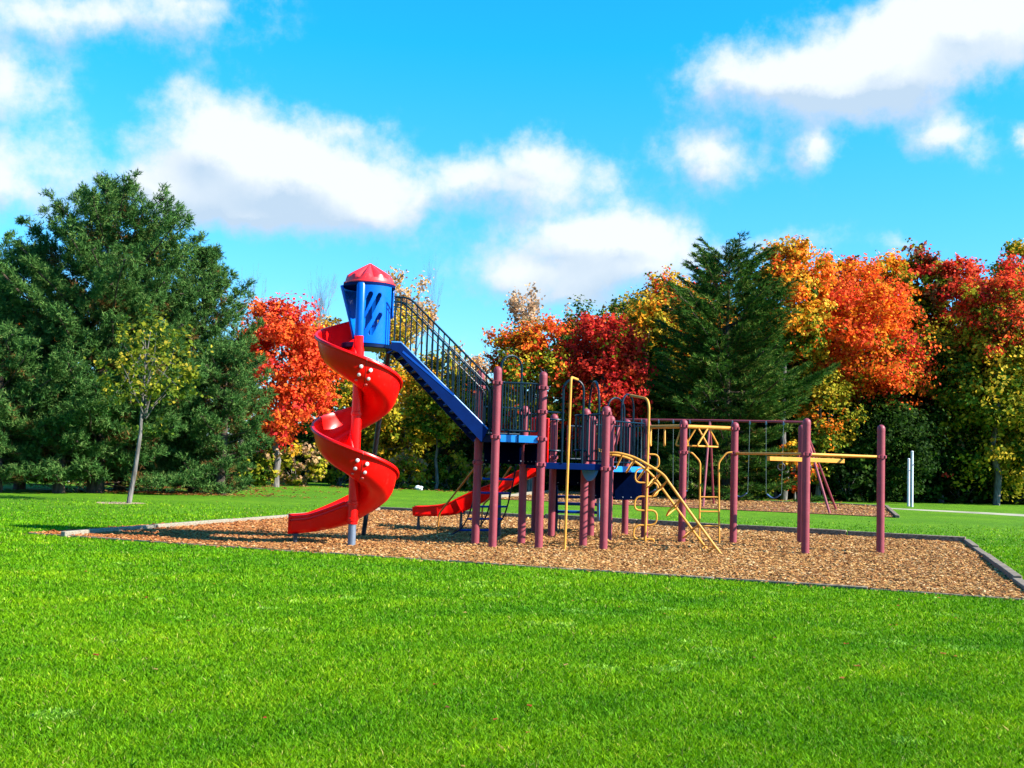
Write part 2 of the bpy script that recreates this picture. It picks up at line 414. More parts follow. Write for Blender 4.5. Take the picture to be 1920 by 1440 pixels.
# mulch flakes: thin six-sided chips lying at random tilts
def flakes(name, poly, dens_fn, N, Y0, Y1, ref):
    xs = []; ys = []
    poly = [Vector(p) for p in poly]
    x0 = min(p[0] for p in poly); x1 = max(p[0] for p in poly); y0 = max(Y0, min(p[1] for p in poly)); y1 = min(Y1, max(p[1] for p in poly))
    x = rng.uniform(x0, x1, N * 4); y = rng.uniform(y0, y1, N * 4)
    k = inpoly(x, y, poly) & (rng.random(N * 4) < dens_fn(y)); x = x[k][:N]; y = y[k][:N]; n = len(x)
    L = rng.uniform(.018, .056, n) * (1 + (y - 14) / 30); W = L * rng.uniform(.22, .55, n); T = W * .22
    yaw = rng.uniform(0, 2 * PI, n); tx = rng.normal(0, .24, n); ty = rng.normal(0, .20, n)
    ax = np.stack([np.cos(yaw) * np.cos(ty), np.sin(yaw) * np.cos(ty), np.sin(ty)], 1)
    zz = np.tile([0., 0, 1], (n, 1)); ay = np.cross(zz, ax); ay /= np.linalg.norm(ay, axis=1)[:, None]
    az_ = np.cross(ax, ay); ayr = ay * np.cos(tx)[:, None] + az_ * np.sin(tx)[:, None]; azr = np.cross(ax, ayr)
    c = np.stack([x, y, 0.02 + T + rng.uniform(0, .018, n) + np.abs(np.sin(ty)) * L * .4], 1)
    def P_(a, b_, h): return c + ax * (a * L / 2)[:, None] + ayr * (b_ * W / 2)[:, None] + azr * (h * T / 2)[:, None]
    one = np.ones(n); tp = rng.uniform(.3, 1, n)
    v = [P_(-one, -tp, one), P_(one, -one, one), P_(one, tp, one), P_(-one, one, one), P_(-one, -tp, -one), P_(one, -one, -one), P_(one, tp, -one), P_(-one, one, -one)]
    quads = [(0, 1, 2, 3), (0, 4, 5, 1), (1, 5, 6, 2), (2, 6, 7, 3), (3, 7, 4, 0)]
    V = np.stack([np.stack([v[i] for i in q], 1) for q in quads], 1).reshape(-1, 4, 3)
    pal = np.array([(.43, .245, .085), (.37, .180, .055), (.29, .125, .038), (.20, .075, .022), (.52, .35, .17), (.08, .03, .010), (.25, .105, .034)])
    w = np.array([.22, .24, .2, .12, .08, .06, .08])
    col = pal[rng.choice(len(pal), n, p=w)] * rng.uniform(.8, 1.15, n)[:, None]
    red = np.clip((-x - 1) / 6, 0, 1)[:, None]       # older, redder chips at the left end
    col = col * (1 - red) + col * np.array([1.0, .68, .6]) * red
    o = np_mesh(name, V, 4, M['chip'], (0, 20, 0), colors=np.repeat(col, 5, 0))
    return tag(o, ref, 'wood chips', kind='stuff')
flakes('wood_chips', PIT, lambda y: np.clip((15 / y) ** 2.2, .12, 1), 140000, 0, 30, 'tan and brown wood chips covering the play pit')
_d = (PIT[1] - PIT[0]).normalized(); _n = Vector((_d.y, -_d.x))
flakes('spilled_chips', [PIT[0], PIT[1], PIT[1] + _n * .30, PIT[0] + _n * .30], lambda y: np.clip((15 / y) ** 2, .1, 1) * .9, 900, 0, 30, 'stray wood chips spilled on the grass along the near edging')
flakes('wood_chips', PIT2, lambda y: np.ones_like(y), 9000, 0, 60, 'reddish wood chips under the far swing set')

# grass blades, thinning with distance
def blades(N):
    a, b = 4.0 ** -.5, 32.0 ** -.5
    u = rng.random(N); Y = (a - u * (a - b)) ** -2
    X = rng.uniform(-1, 1, N) * (0.33 * Y * 1.5 + .6)
    k = ~inpoly(X, Y, PIT) & ~inpoly(X, Y, PIT2) & (rng.random(N) < np.clip((32 - Y) / 13, 0, 1)); X = X[k]; Y = Y[k]; n = len(X)
    # clumpy heights
    ph = np.zeros(n); gg = np.random.default_rng(3)
    for fq in (.7, 1.1, 1.6, 2.3, 3.1, 4.3, 6.0, 8.0, 11.0):
        for _ in range(3):
            a_ = gg.uniform(0, 2 * PI); ph += np.sin((X * np.cos(a_) + Y * np.sin(a_)) * fq + gg.uniform(0, 6) + 1.3 * np.sin(X * fq * .43 + gg.uniform(0, 6))) / 3.2
    h = rng.uniform(.020, .040, n) * (1 + .07 * ph) * np.where(rng.random(n) < .03, 1.5, 1)
    w = rng.uniform(.0016, .0034, n) * np.clip(Y / 5.5, 1, 3.6) * np.where(rng.random(n) < .04, 2.0, 1)
    wx = gg.uniform(-9, 9, 90); wy = gg.uniform(4.5, 14, 90); wr = gg.uniform(.04, .16, 90); weed = np.zeros(n, bool)
    for a_, b_, r_ in zip(wx, wy, wr): weed |= (((X - a_) ** 2 + (Y - b_) ** 2) < r_ * r_) & (rng.random(n) < .4)
    w = np.where(weed, w * 3.4, w); h = np.where(weed, h * .75, h)
    yaw = rng.uniform(0, 2 * PI, n); lean = rng.uniform(.15, 1.1, n) * h; ld = rng.uniform(0, 2 * PI, n)
    dx = np.cos(yaw) * w; dy = np.sin(yaw) * w
    lx = np.cos(ld) * lean; ly = np.sin(ld) * lean
    z0 = np.zeros(n)
    p0 = np.stack([X - dx, Y - dy, z0], 1); p1 = np.stack([X + dx, Y + dy, z0], 1)
    m0 = np.stack([X + lx * .35 - dx * .8, Y + ly * .35 - dy * .8, h * .6], 1); m1 = np.stack([X + lx * .35 + dx * .8, Y + ly * .35 + dy * .8, h * .6], 1)
    tp = np.stack([X + lx, Y + ly, h], 1)
    V = np.stack([p0, p1, m1, tp, m0], 1)
    pal = np.array([(.108, .275, .001), (.088, .238, .001), (.145, .315, .002), (.062, .18, .0005), (.24, .35, .015), (.34, .34, .09)])
    c = pal[rng.choice(6, n, p=[.32, .25, .22, .14, .055, .015])] * rng.uniform(.72, 1.28, n)[:, None]
    c[weed] = c[weed] * .35 + np.array([.20, .33, .05])
    c *= np.clip(1 + .085 * ph, .7, 1.4)[:, None]; c[:, 0] *= np.clip(1 + .09 * ph, .7, 1.4)
    o = np_mesh('grass', V, 5, M['blade'], (0, 10, 0), colors=c)
    tag(o, 'short bright green lawn grass in front of the play pit', 'grass', kind='stuff')
blades(880000)

# ------------------------------------------------------------------ timber edging
def edging(label, a, b, nseg, mats, h=0.17, w=0.13, z0=-0.03, jit=0.02, group='timber edging of the play pit'):
    a = Vector(a); b = Vector(b); d = (b - a)
    root = empty('timber_edging', (a.x, a.y, 0), label, 'edging', group)
    for i in range(nseg):
        p = a + d * (i / nseg); q = a + d * ((i + 1) / nseg)
        hh = h + random.uniform(-jit, jit); off = Vector((-d.y, d.x)).normalized() * random.uniform(-jit, jit)
        e = (q - p).normalized() * .012
        mb = MB(); mb.beam(V3(p + off + e, z0 + hh / 2), V3(q + off * .3 - e, z0 + hh / 2 + random.uniform(-.01, .01)), w, hh)
        mid = V3((p + q) / 2, 0)
        mb.build('timber', mats if not isinstance(mats, list) else mats[i % len(mats)], root, bevel=.012, smooth=30)
    return root
P0, P1, P2, P3 = PIT
edging('long low timber edging along the near side of the play pit', P0, P1, 8, M['timber'], h=.07, w=.045, jit=.008)
edging('weathered grey timber edging at the right end of the play pit', P1, P2, 5, M['timber'], h=.13, w=.12)
edging('dark timber edging along the far side of the play pit', P2, P3, 6, M['timber'], h=.17, w=.12)
edging('pale sunlit timber edging slanting up the left end of the play pit', P3, G(118, 994, .12).xy, 5, M['timber_sunlit'], h=.12, w=.09)
Q = [Vector(p) for p in PIT2]
edging('thin timber edging behind the far swing set pit', Q[2], Q[3], 6, M['timber'], h=.10, group='timber edging of the swing pit')
edging('pale timber edging at the left end of the swing pit', Q[3], Q[0], 3, M['timber_sunlit'], h=.16, group='timber edging of the swing pit')
edging('short grey timber edging at the right end of the swing pit', Q[1], Q[2], 2, M['timber'], h=.13, group='timber edging of the swing pit')

# pale path behind the right-hand lawn
mb = MB()
pa = [G(1570, 948), G(1700, 954), G(1810, 959), G(2100, 973), G(2500, 991)]; pb = [G(1575, 949), G(1700, 956), G(1810, 962), G(2100, 979), G(2500, 1000)]
for i in range(4): mb.add([pb[i] + Vector((0, 0, .004)), pb[i + 1] + Vector((0, 0, .004)), pa[i + 1] + Vector((0, 0, .004)), pa[i] + Vector((0, 0, .004))], [(0, 1, 2, 3)])
tag(mb.build('path', paint('pale_gravel', (.26, .25, .17), .9, .4, 1.2), smooth=0), kind='structure')

# ------------------------------------------------------------------ play structure
ROOT = empty('play_structure', (0.0, 18.5, 0.0), 'large play structure with red spiral slide, blue stairs, maroon posts and yellow climbers', 'playground')
PR = 0.066
posts = dict(A=(-.235, 17.95, 2.92, (2.66, 1.79)), B=(.505, 18.10, 2.87, (2.61, 2.22, 1.78, 1.37)), C=(-.53, 18.63, 2.90, (2.62, 1.79, 1.37)), D=(.235, 18.95, 2.34, (2.22, 1.37)),
             Q=(.52, 22.1, 2.30, (2.2, 1.3)), E=(.81, 20.94, 2.30, (2.2, 1.5)), G=(1.265, 18.85, 2.32, (2.2, 1.55)), H=(1.575, 21.42, 2.30, (2.2,)),
             F=(1.55, 18.19, 2.34, (2.23, 1.33)), I=(1.825, 20.42, 2.28, (2.17, 1.55, 1.33)), J=(2.305, 22.2, 2.29, (2.18,)), K=(2.595, 21.4, 2.28, (2.17, 1.55)),
             L=(3.155, 20.43, 2.25, (2.14, 1.66)), M=(4.14, 20.69, 2.24, (2.13, 1.68)), N=(4.90, 18.55, 2.26, (1.67,)), O=(5.56, 21.39, 2.26, (1.67,)), P=(6.38, 19.29, 2.22, (1.67,)))
def pxy(k): return Vector(posts[k][:2])
for k, (x, y, h, cols) in posts.items():
    mb = MB(); mb.lathe([(PR, -.05), (PR, h - .11)], (x, y, 0), 24)
    po = mb.build('post', M['maroon'], ROOT, origin=(x, y, 0))
    mb = MB(); kn = PR * (1.13 if k in 'DQEGHFIJKLM' else 1.03)
    mb.lathe([(kn, h - .11)] + [(kn * math.cos(a), h - .11 + .045 + kn * math.sin(a)) for a in [R(t) for t in (0, 20, 40, 60, 75, 88)]], (x, y, 0), 24)
    mb.build('cap', M['maroon'], po)
    for c in cols:
        mb = MB(); mb.lathe([(PR, c - .035), (PR + .014, c - .028), (PR + .014, c + .028), (PR, c + .035)], (x, y, 0), 24)
        for a in (0.6, 2.2, 3.9, 5.4):
            mb.box((x + math.cos(a) * (PR + .018), y + math.sin(a) * (PR + .018), c), (.035, .03, .045), rz=a)
        mb.build('collar', M['maroon'], po)

# --- decks
def deck(poly, z, th=.10, nm='deck', m=None):
    mb = MB(); mb.prism([tuple(p) for p in poly], z - th, z)
    return mb.build(nm, m or M['deckblue'], ROOT, origin=(poly[0][0], poly[0][1], z), bevel=.006)
A_, B_, C_, D_ = pxy('A'), pxy('B'), pxy('C'), pxy('D')
deck([A_, B_, D_, C_], 1.815, .11)
E_, F_, G_, H_, I_, J_, K_, L_, M_, N_, O_, P_, Q_ = [pxy(k) for k in 'EFGHIJKLMNOPQ']
deck([B_, F_, I_, H_, E_, D_ + Vector((.02, .02))], 1.40, .10)
deck([I_ + Vector((.03, 0)), K_, J_, H_ + Vector((.03, 0))], 1.36, .09)
deck([E_, H_, Vector((1.5, 22.0)), Q_], 1.38, .10)
# sunlit deck fronts: sunlight put into a brighter copy of the blue coat
def face(a, b, z0, z1, name='deck_face', m=None, out=.012, inset=.07, th=.012):
    a = Vector(a); b = Vector(b); d = (b - a).normalized(); n = Vector((d.y, -d.x))
    p = a + d * inset + n * out; q = b - d * inset + n * out
    mb = MB(); mb.beam(V3(p, (z0 + z1) / 2), V3(q, (z0 + z1) / 2), th, z1 - z0)
    return mb.build(name, m or M['sunlitblue'], ROOT, origin=V3(p, z0), bevel=.003)
face(A_, B_, 1.71, 1.825, out=.025)
mb = MB()
pm = (A_ + B_) / 2
mb.beam(V3(pm + Vector((-.01, -.045)), 1.70), V3(pm + Vector((-.01, -.045)), 1.83), .02, .02, up=(0, 1, 0)); mb.build('deck_bracket', M['navy'], ROOT)
face(I_, K_, 1.265, 1.37, out=.02)
# navy closing panels set back under the decks, deck shade put into their colour
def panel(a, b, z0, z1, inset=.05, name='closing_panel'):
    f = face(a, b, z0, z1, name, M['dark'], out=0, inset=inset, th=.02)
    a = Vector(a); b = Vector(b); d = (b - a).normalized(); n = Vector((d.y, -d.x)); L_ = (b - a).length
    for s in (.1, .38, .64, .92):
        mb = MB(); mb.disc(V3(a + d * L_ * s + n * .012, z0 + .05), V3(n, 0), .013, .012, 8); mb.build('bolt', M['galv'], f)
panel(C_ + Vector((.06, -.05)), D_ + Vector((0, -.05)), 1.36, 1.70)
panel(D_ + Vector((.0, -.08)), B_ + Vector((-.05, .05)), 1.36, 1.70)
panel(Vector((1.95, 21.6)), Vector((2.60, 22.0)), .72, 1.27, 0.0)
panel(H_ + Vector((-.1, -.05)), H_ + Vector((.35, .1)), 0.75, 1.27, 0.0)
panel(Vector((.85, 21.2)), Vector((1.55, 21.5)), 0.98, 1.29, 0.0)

# --- rails and barriers
BR = .0105
def barrier(a, b, z0, z1, n, name='barrier', m=None, r=.016, br=BR, ins=.085):
    a = Vector(a); b = Vector(b); d = (b - a).normalized(); a = a + d * ins; b = b - d * ins
    mb = MB(); m = m or M['rail']
    mb.tube(fillet([V3(a, z0), V3(a, z1), V3(b, z1), V3(b, z0)], .03, 3), r, 8); mb.tube([V3(a, z0 + .001), V3(b, z0 + .001)], r, 8)
    o = mb.build(name, m, ROOT, origin=V3(a, z0))
    for i in range(1, n):
        p = a + (b - a) * (i / n); q = MB(); q.tube([V3(p, z0), V3(p, z1)], br, 8); q.build('bar', m, o)
    return o
barrier(A_, B_, 1.895, 2.665, 12)
barrier(C_, D_, 1.86, 2.30, 7)
barrier(A_ + Vector((-.12, .25)), A_ + Vector((-.02, .02)), 1.9, 2.6, 2, ins=.01)
barrier(G_, F_, 1.45, 2.22, 6)
barrier(I_, K_ , 1.44, 2.19, 9)
barrier(J_, K_, 1.44, 2.15, 5)
barrier(H_, J_, 1.44, 2.15, 7)
barrier(Vector((1.0, 21.0)), H_, 1.48, 2.1, 5)
mb = MB(); mb.tube([V3(B_, 2.22), V3(B_ + Vector((.36, .05)), 2.21)], .016, 8); mb.tube([V3(D_, 2.2), V3(D_ + Vector((.28, -.4)), 2.2)], .014, 8); mb.build('top_rail', M['rail'], ROOT)

def arch(a, b, z0, z1, m=None, r=.0185, name='entry_arch', rad=None):
    a = Vector(a); b = Vector(b); w = (b - a).length; rr = rad or w / 2
    pts = [V3(a, z0), V3(a, z1 - rr)]
    c = (a + b) / 2; d = (b - a).normalized()
    for i in range(1, 12):
        t = PI - PI * i / 12
        pts.append(V3(c + d * math.cos(t) * w / 2, z1 - rr + math.sin(t) * rr))
    pts += [V3(b, z1 - rr), V3(b, z0)]
    mb = MB(); mb.tube(pts, r, 10); return mb.build(name, m or M['rail'], ROOT, origin=V3(a, z0))
def Xat(px, Y): return (px - 960) * Y / F - .03
arch((Xat(942.5, 18.9), 18.8), (Xat(981, 19.0), 19.05), 1.82, 3.19)
arch((Xat(1060.5, 18.15), 18.13), (Xat(1098.5, 18.2), 18.2), 1.40, 2.76)
arch((Xat(1112, 19.0), 19.3), (Xat(1125.5, 18.8), 18.5), 1.40, 2.79)
arch((Xat(1146, 21.3), 21.6), (Xat(1178, 21.6), 21.9), 1.36, 2.69)
arch((Xat(1170, 20.8), 20.75), (Xat(1194, 21.1), 21.25), 1.36, 2.72)
# curved bay rails
def bay(cx, cy, r, z0, z1, a0, a1, n):
    mb = MB()
    for z in (z0, z1): mb.tube([(cx + r * math.cos(R(a)), cy + r * math.sin(R(a)), z) for a in np.linspace(a0, a1, 12)], .017, 8)
    o = mb.build('bay_rail', M['rail'], ROOT, origin=(cx, cy, z0))
    for a in np.linspace(a0, a1, n):
        q = MB(); q.tube([(cx + r * math.cos(R(a)), cy + r * math.sin(R(a)), z0), (cx + r * math.cos(R(a)), cy + r * math.sin(R(a)), z1)], BR, 8); q.build('bar', M['rail'], o)
bay(.74, 20.75, .24, 1.62, 2.19, -150, 20, 5)
bay(1.30, 18.75, .22, 1.62, 2.20, 150, 260, 4)

# --- red hood panel at the entry of the low slide
for (p, q) in (((.36, 20.6), (.70, 20.45)), ((.46, 21.9), (.46, 21.3))):
    mb = MB(); mb.beam(V3(p, 1.78), V3(q, 1.78), .035, .86); mb.build('slide_hood', M['red'], ROOT, bevel=.015)
# --- little half-round step panel under the deck edge
mb = MB()
a = Vector((Xat(1101, 18.75), 18.72)); b = Vector((Xat(1129, 18.3), 18.22)); d = (b - a); nn = Vector((d.y, -d.x)).normalized()
vs = [V3(a, 1.30)]; K = 10
for i in range(K + 1):
    t = i / K; vs.append(V3(a + d * t, 1.30 - .18 * math.sin(PI * t) ** .7))
poly1 = vs[1:]; 
for off, rev in ((0, 0), (.03, 1)): pass
front = [v + V3(nn * .03, 0) for v in poly1]; back = list(poly1)
n1 = len(front)
mb.add(front + back, [tuple(range(n1)), tuple(range(2 * n1 - 1, n1 - 1, -1))] + [(i, i + n1, (i + 1) % n1 + n1, (i + 1) % n1) for i in range(n1)])
mb.build('step_panel', M['sunlitblue'], ROOT, smooth=0)  # sunlit tone put into the panel colour

# --- yellow fire pole
yp = Vector((.90, 17.65))
mb = MB(); mb.tube(fillet([V3(yp, -.02), V3(yp + Vector((.03, 0)), 2.76), V3((1.06, 18.12), 2.76)], .08, 6), .021, 12)
mb.build('fire_pole', M['yellow'], ROOT)

# --- serpentine climber
Yc = 20.16; zx = lambda px, py: H(px, py, Yc)
mb = MB()
mb.tube(fillet([zx(1209.5, 1021), zx(1217.5, 748), H(1181, 741, 21.0)], .22, 10), .023, 12)
sc = mb.build('serpentine_climber', M['yellow'], ROOT)
pts = [zx(1213, 852), zx(1235, 852), zx(1236, 878), zx(1192, 879), zx(1190, 905), zx(1234, 905), zx(1233, 931), zx(1191, 931), zx(1189, 957), zx(1232, 957), zx(1231, 984), zx(1189, 985), zx(1187, 1011), zx(1226, 1011), zx(1226, 1019)]
mb = MB(); mb.tube(fillet(pts, .115, 7), .0165, 10); mb.build('loop_rail', M['yellow'], sc)

# --- arched ladder climber
def spline(pts, n=6):
    out = []; P = [pts[0]] + list(pts) + [pts[-1]]
    for i in range(1, len(P) - 2):
        for k in range(n):
            t = k / n; a, b, c, d = P[i - 1], P[i], P[i + 1], P[i + 2]
            out.append(0.5 * ((2 * b) + (c - a) * t + (2 * a - 5 * b + 4 * c - d) * t * t + (-a + 3 * b - 3 * c + d) * t ** 3))
    out.append(P[-2]); return out
def onrail(path, Y0, Y1):
    n = len(path); return [H(x, y, lerp(Y0, Y1, i / (n - 1))) for i, (x, y) in enumerate(path)]
near_px = [(1140, 850), (1158, 849.5), (1187, 857), (1214, 871), (1242, 889), (1256, 907), (1290, 955), (1330, 1010), (1355, 1043)]
far_px = [(1141, 853), (1158, 854), (1182, 861), (1208, 878), (1228, 897), (1246, 922), (1281, 970), (1312, 1012), (1331, 1036)]
nearP = onrail(near_px, 18.35, G(1355, 1043).y); farP = onrail(far_px, 18.95, G(1331, 1036).y + .35)
farP[-1].z = min(farP[-1].z, .02)
ac = empty('arch_climber', (2.6, 18.6, 0), parent=ROOT)
nearS = spline(nearP, 8); farS = spline(farP, 8)
for q in (nearS, farS):
    mb = MB(); mb.tube(q, .021, 10); mb.build('side_rail', M['yellow'], ac)
for i in range(9):
    t = (i + .55) / 9.3; k = t * (len(nearS) - 1); j = int(k); 
    pn = nearS[j].lerp(nearS[j + 1], k - j); pf = farS[j].lerp(farS[j + 1], k - j)
    tan = (nearS[j + 1] - nearS[j]).normalized()
    drop = Vector((tan.z, 0, -tan.x)) * 1.0
    if drop.x > 0: drop = -drop
    drop = (drop * .6 + Vector((-.35, 0, -.45))).normalized() * .24
    a1 = pn + drop + (pf - pn) * .18; b1 = pf + drop - (pf - pn) * .18
    mb = MB(); mb.tube(fillet([pn, a1, b1, pf], .05, 4), .0145, 8)
    mb.tube([pn, pf], .010, 8)
    mb.build('rung', M['yellow'], ac)

# --- overhead beam with trapeze handles
ob = empty('overhead_beam', (3.2, 20.6, 2.1), parent=ROOT)
for p, q in ((K_, L_), (L_, M_)):
    d = (q - p).normalized(); mb = MB(); mb.tube([V3(p + d * .07, 2.13), V3(q - d * .07, 2.13)], .036, 14); mb.build('beam', M['yellow'], ob)
def trapeze(pos, yaw, w=.30, h=.33):
    c = Vector(pos); d = Vector((math.cos(yaw), math.sin(yaw), 0))
    pts = [c + d * .02, c + d * w / 2 + Vector((0, 0, -h)), c - d * w / 2 + Vector((0, 0, -h)), c - d * .02]
    mb = MB(); mb.tube(fillet([pts[0], pts[1], pts[2], pts[3]], .05, 5), .0165, 8); mb.build('trapeze_handle', M['yellow'], ob)
trapeze(V3(K_.lerp(L_, .50), 2.11), R(85)); trapeze(V3(K_.lerp(L_, .12), 2.11), R(80))
trapeze(V3(L_.lerp(M_, -.02) + Vector((-.0, .05)), 2.11), R(20), .26); trapeze(V3(L_.lerp(M_, .26), 2.11), R(-5), .42); trapeze(V3(L_.lerp(M_, .48), 2.11), R(40), .62)

# --- yellow ladder between two posts
la = empty('ladder', (3.65, 20.5, 0), parent=ROOT)
for pts in ([(1283, 846), (1297, 848), (1313, 866), (1312, 940), (1311, 1021)], [(1373, 848), (1362, 849), (1347.5, 867), (1348, 940), (1348.5, 1021)]):
    mb = MB(); mb.tube(fillet([H(x, y, 20.45) for x, y in pts], .06, 4), .0165, 10); mb.build('side_rail', M['yellow'], la)
for y in (932, 959, 986):
    mb = MB(); mb.tube([H(1312, y, 20.45), H(1348, y + .3, 20.45)], .0145, 8); mb.build('rung', M['yellow'], la)

# --- square of bars on the right-hand posts, with a flat beam and ring handles
cb = empty('chinning_station', (5.2, 20.0, 1.6), parent=ROOT)
for p, q in ((M_, N_), (N_, P_), (O_, P_)):
    d = (q - p).normalized(); mb = MB(); mb.tube([V3(p + d * .07, 1.67), V3(q - d * .07, 1.67)], .0225, 12); mb.build('cross_bar', M['yellow'], cb)
p = M_.lerp(N_, .5); q = O_.lerp(P_, .55)
mb = MB(); mb.beam(V3(p, 1.585), V3(q, 1.585), .085, .075); mb.build('flat_beam', M['yellow'], cb, bevel=.006)
for s in (.17, .52):
    c = V3(p.lerp(q, s), 1.45); mb = MB()
    mb.tube([c + Vector((math.cos(t) * .062, .01, math.sin(t) * .062)) for t in np.linspace(0, 2 * PI, 20, endpoint=False)], .0095, 8, close=True)
    mb.tube([c + Vector((0, 0.01, .06)), c + Vector((0, .01, .10))], .008, 6); mb.build('ring_handle', M['black'], cb)

# --- navy curved ladder behind the high deck
ns = empty('curved_ladder', (-.4, 19.6, 0), parent=ROOT)
rungs = [((901, 898), (963, 899), 19.1), ((892, 924), (957, 925), 19.3), ((884, 950), (951, 950), 19.6), ((876, 973), (942, 973), 19.9), ((861, 994), (925, 994), 20.25), ((835, 1008), (917, 1006), 20.5)]
L1 = [H(908, 872, 18.9)] + [H(*a, y) for a, b, y in rungs]; L2 = [H(968, 872, 18.95)] + [H(*b, y) for a, b, y in rungs]
for q in (L1, L2, [a.lerp(b, .5) for a, b in zip(L1, L2)]):
    mb = MB(); mb.tube(spline(q, 4), .0135, 8); mb.build('side_rail', M['navy'], ns)
for a, b in list(zip(L1, L2))[1:]:
    mb = MB(); mb.tube([a, b], .019, 8); mb.build('rung', M['midblue'], ns)
mb = MB(); mb.tube([H(936, 925, 20.3), H(935, 1006, 20.3)], .04, 10); mb.build('support_leg', M['black'], ROOT)

# --- two orange banister bars beside it
bn = empty('banister_bars', (-.9, 20.0, 0), parent=ROOT)
for pts, Ys in (([(893, 872), (885, 884), (824, 962), (819, 1006)], [18.9, 19.0, 20.5, 20.5]), ([(958, 875), (918, 935), (905, 946), (901, 1002)], [19.3, 20.5, 20.6, 20.6]), ([(905, 826), (902, 862), (902, 900)], [18.75, 18.75, 18.75])):
    mb = MB(); mb.tube(fillet([H(x, y, Y) for (x, y), Y in zip(pts, Ys)], .08, 5), .017, 8); mb.build('bar', M['orange'], bn)

# --- rear steps
st = empty('rear_steps', (1.2, 22.0, 0), parent=ROOT)
for y, Y in ((931, 22.1), (944, 22.4), (959, 22.75)):
    a = H(1041, y, Y); b = H(1119, y + 2, Y); mb = MB(); mb.beam(a, b, .26, .05); mb.build('tread', M['midblue'], st, bevel=.006)
for px in (1043, 1121):
    a = H(px, 905, 21.6); b = H(px + 1, 968, 23.0)
    mb = MB(); mb.beam(a, b, .05, .22); mb.build('stringer', M['sunlitblue'] if px > 1100 else M['deckblue'], st, bevel=.004)  # right stringer coloured as sunlit, left one as unlit
mb = MB(); mb.tube([H(1042, 905, 22.6), H(1042, 998, 22.6)], .035, 8); mb.tube([H(1050, 968, 22.9), H(1049, 996, 22.9)], .012, 8); mb.build('support_leg', M['black'], st)

# --- low straight slide
sl = empty('low_slide', (-.6, 21.3, 0), parent=ROOT)
Ysl = 21.4
top_px = [(1004, 872), (975, 881), (945, 897), (918, 909), (886, 921), (856, 935), (838, 944), (812, 949), (773, 950.5)]
bot_px = [(1006, 893), (982, 903), (955, 917), (925, 933), (895, 949), (868, 961), (845, 967), (812, 969), (773, 968)]
T = [H(x, y, Ysl) for x, y in top_px]; B = [H(x, y, Ysl) for x, y in bot_px]
T = spline(T, 4); B = spline(B, 4); Wd = .46
rows = []
for a, b in zip(T, B):
    dn = (b - a); row = []
    for (wy, s, o) in ((-.03, .06, 0), (-.03, 0, 0), (.012, 0, 0), (.018, .75, 0), (.05, .93, 0), (Wd / 2, .98, 0), (Wd - .05, .93, 0), (Wd - .018, .75, 0), (Wd - .012, 0, 0), (Wd + .03, 0, 0), (Wd + .03, .06, 0)):
        row.append(a + dn * s + Vector((0, wy, 0)))
    rows.append(row)
mb = MB(); n = len(rows[0]); mb.add([v for r_ in rows for v in r_], [(i * n + j, (i + 1) * n + j, (i + 1) * n + j + 1, i * n + j + 1) for i in range(len(rows) - 1) for j in range(n - 1)])
mb.build('trough', M['red'], sl, solid=.014)
mb = MB()
for k in (3, 12, 20, 27):
    if k < len(T): mb.beam(T[k] + Vector((0, -.012, -.03)), B[k] + Vector((0, -.012, .0)), .012, .03, up=(0, 1, 0))
mb.build('rib', M['red'], sl)
for (x, y0, y1) in ((785, 967, 993), (865, 960, 1003)):
    mb = MB(); a = H(x, y0, 21.6); mb.tube([a, Vector((a.x, a.y, 0))], [.022, .038], 8); mb.box((a.x, a.y, a.z), (.14, .3, .025)); mb.build('support_leg', M['black'], sl)

# --- spiral slide
SP = Vector((-2.42, 17.55)); ZF0 = 3.235; PITCH = 1.42
ss = empty('spiral_slide', (SP.x, SP.y, 0), parent=ROOT)
sec = [(0.075, 0.4), (0.085, 0.3), (0.11, 0.16), (0.1665, 0.06), (0.2595, 0.01), (0.3618, 0.0), (0.4641, 0.025), (0.5478, 0.085), (0.599, 0.17), (0.6269, 0.27), (0.6455, 0.38), (0.6501, 0.43), (0.6594, 0.452), (0.6826, 0.452), (0.692, 0.43), (0.692, 0.405)]
def secpt(phi, rho, h, extra=0):
    a = R(phi); z = ZF0 - (phi - 90) / 360 * PITCH
    return Vector((SP.x + rho * math.cos(a), SP.y + rho * math.sin(a), z + h))
rows = []; tags = []
PH1 = 821
for k in range(0, 181):
    phi = 104 + (PH1 - 104) * k / 180
    if phi < 90: z = ZF0
    a = R(phi); zf = min(ZF0, ZF0 - (phi - 90) / 360 * PITCH)
    rows.append([Vector((SP.x + r_ * math.cos(a), SP.y + r_ * math.sin(a), zf + h)) for r_, h in sec])
tanv = Vector((-math.sin(R(PH1)), math.cos(R(PH1)), 0)); radv = Vector((math.cos(R(PH1)), math.sin(R(PH1)), 0))
zf1 = ZF0 - (PH1 - 90) / 360 * PITCH
endsec = [(.155, .26), (.16, .20), (.165, .12), (.18, .05), (.24, .0), (.36, .0), (.48, .0), (.56, .03), (.60, .10), (.61, .17), (.615, .23), (.62, .255), (.63, .27), (.655, .27), (.66, .255), (.66, .235)]
slope = -PITCH / (2 * PI * .42)
for k in range(1, 17):
    t = k / 16; s_ = t * .97
    zf = zf1 + max(-.19, -0.30 * s_ * (1 - .42 * t))
    te = min(1, t * 1.4)
    row = []
    for (r_, h), (r2, h2) in zip(sec, endsec):
        rr = lerp(r_, r2, te); hh = lerp(h, h2, te)
        row.append(Vector((SP.x, SP.y, 0)) + radv * (rr - .06 * t * 0) + tanv * s_ + Vector((0, 0, zf + hh)))
    rows.append(row)
mb = MB(); n = len(sec)
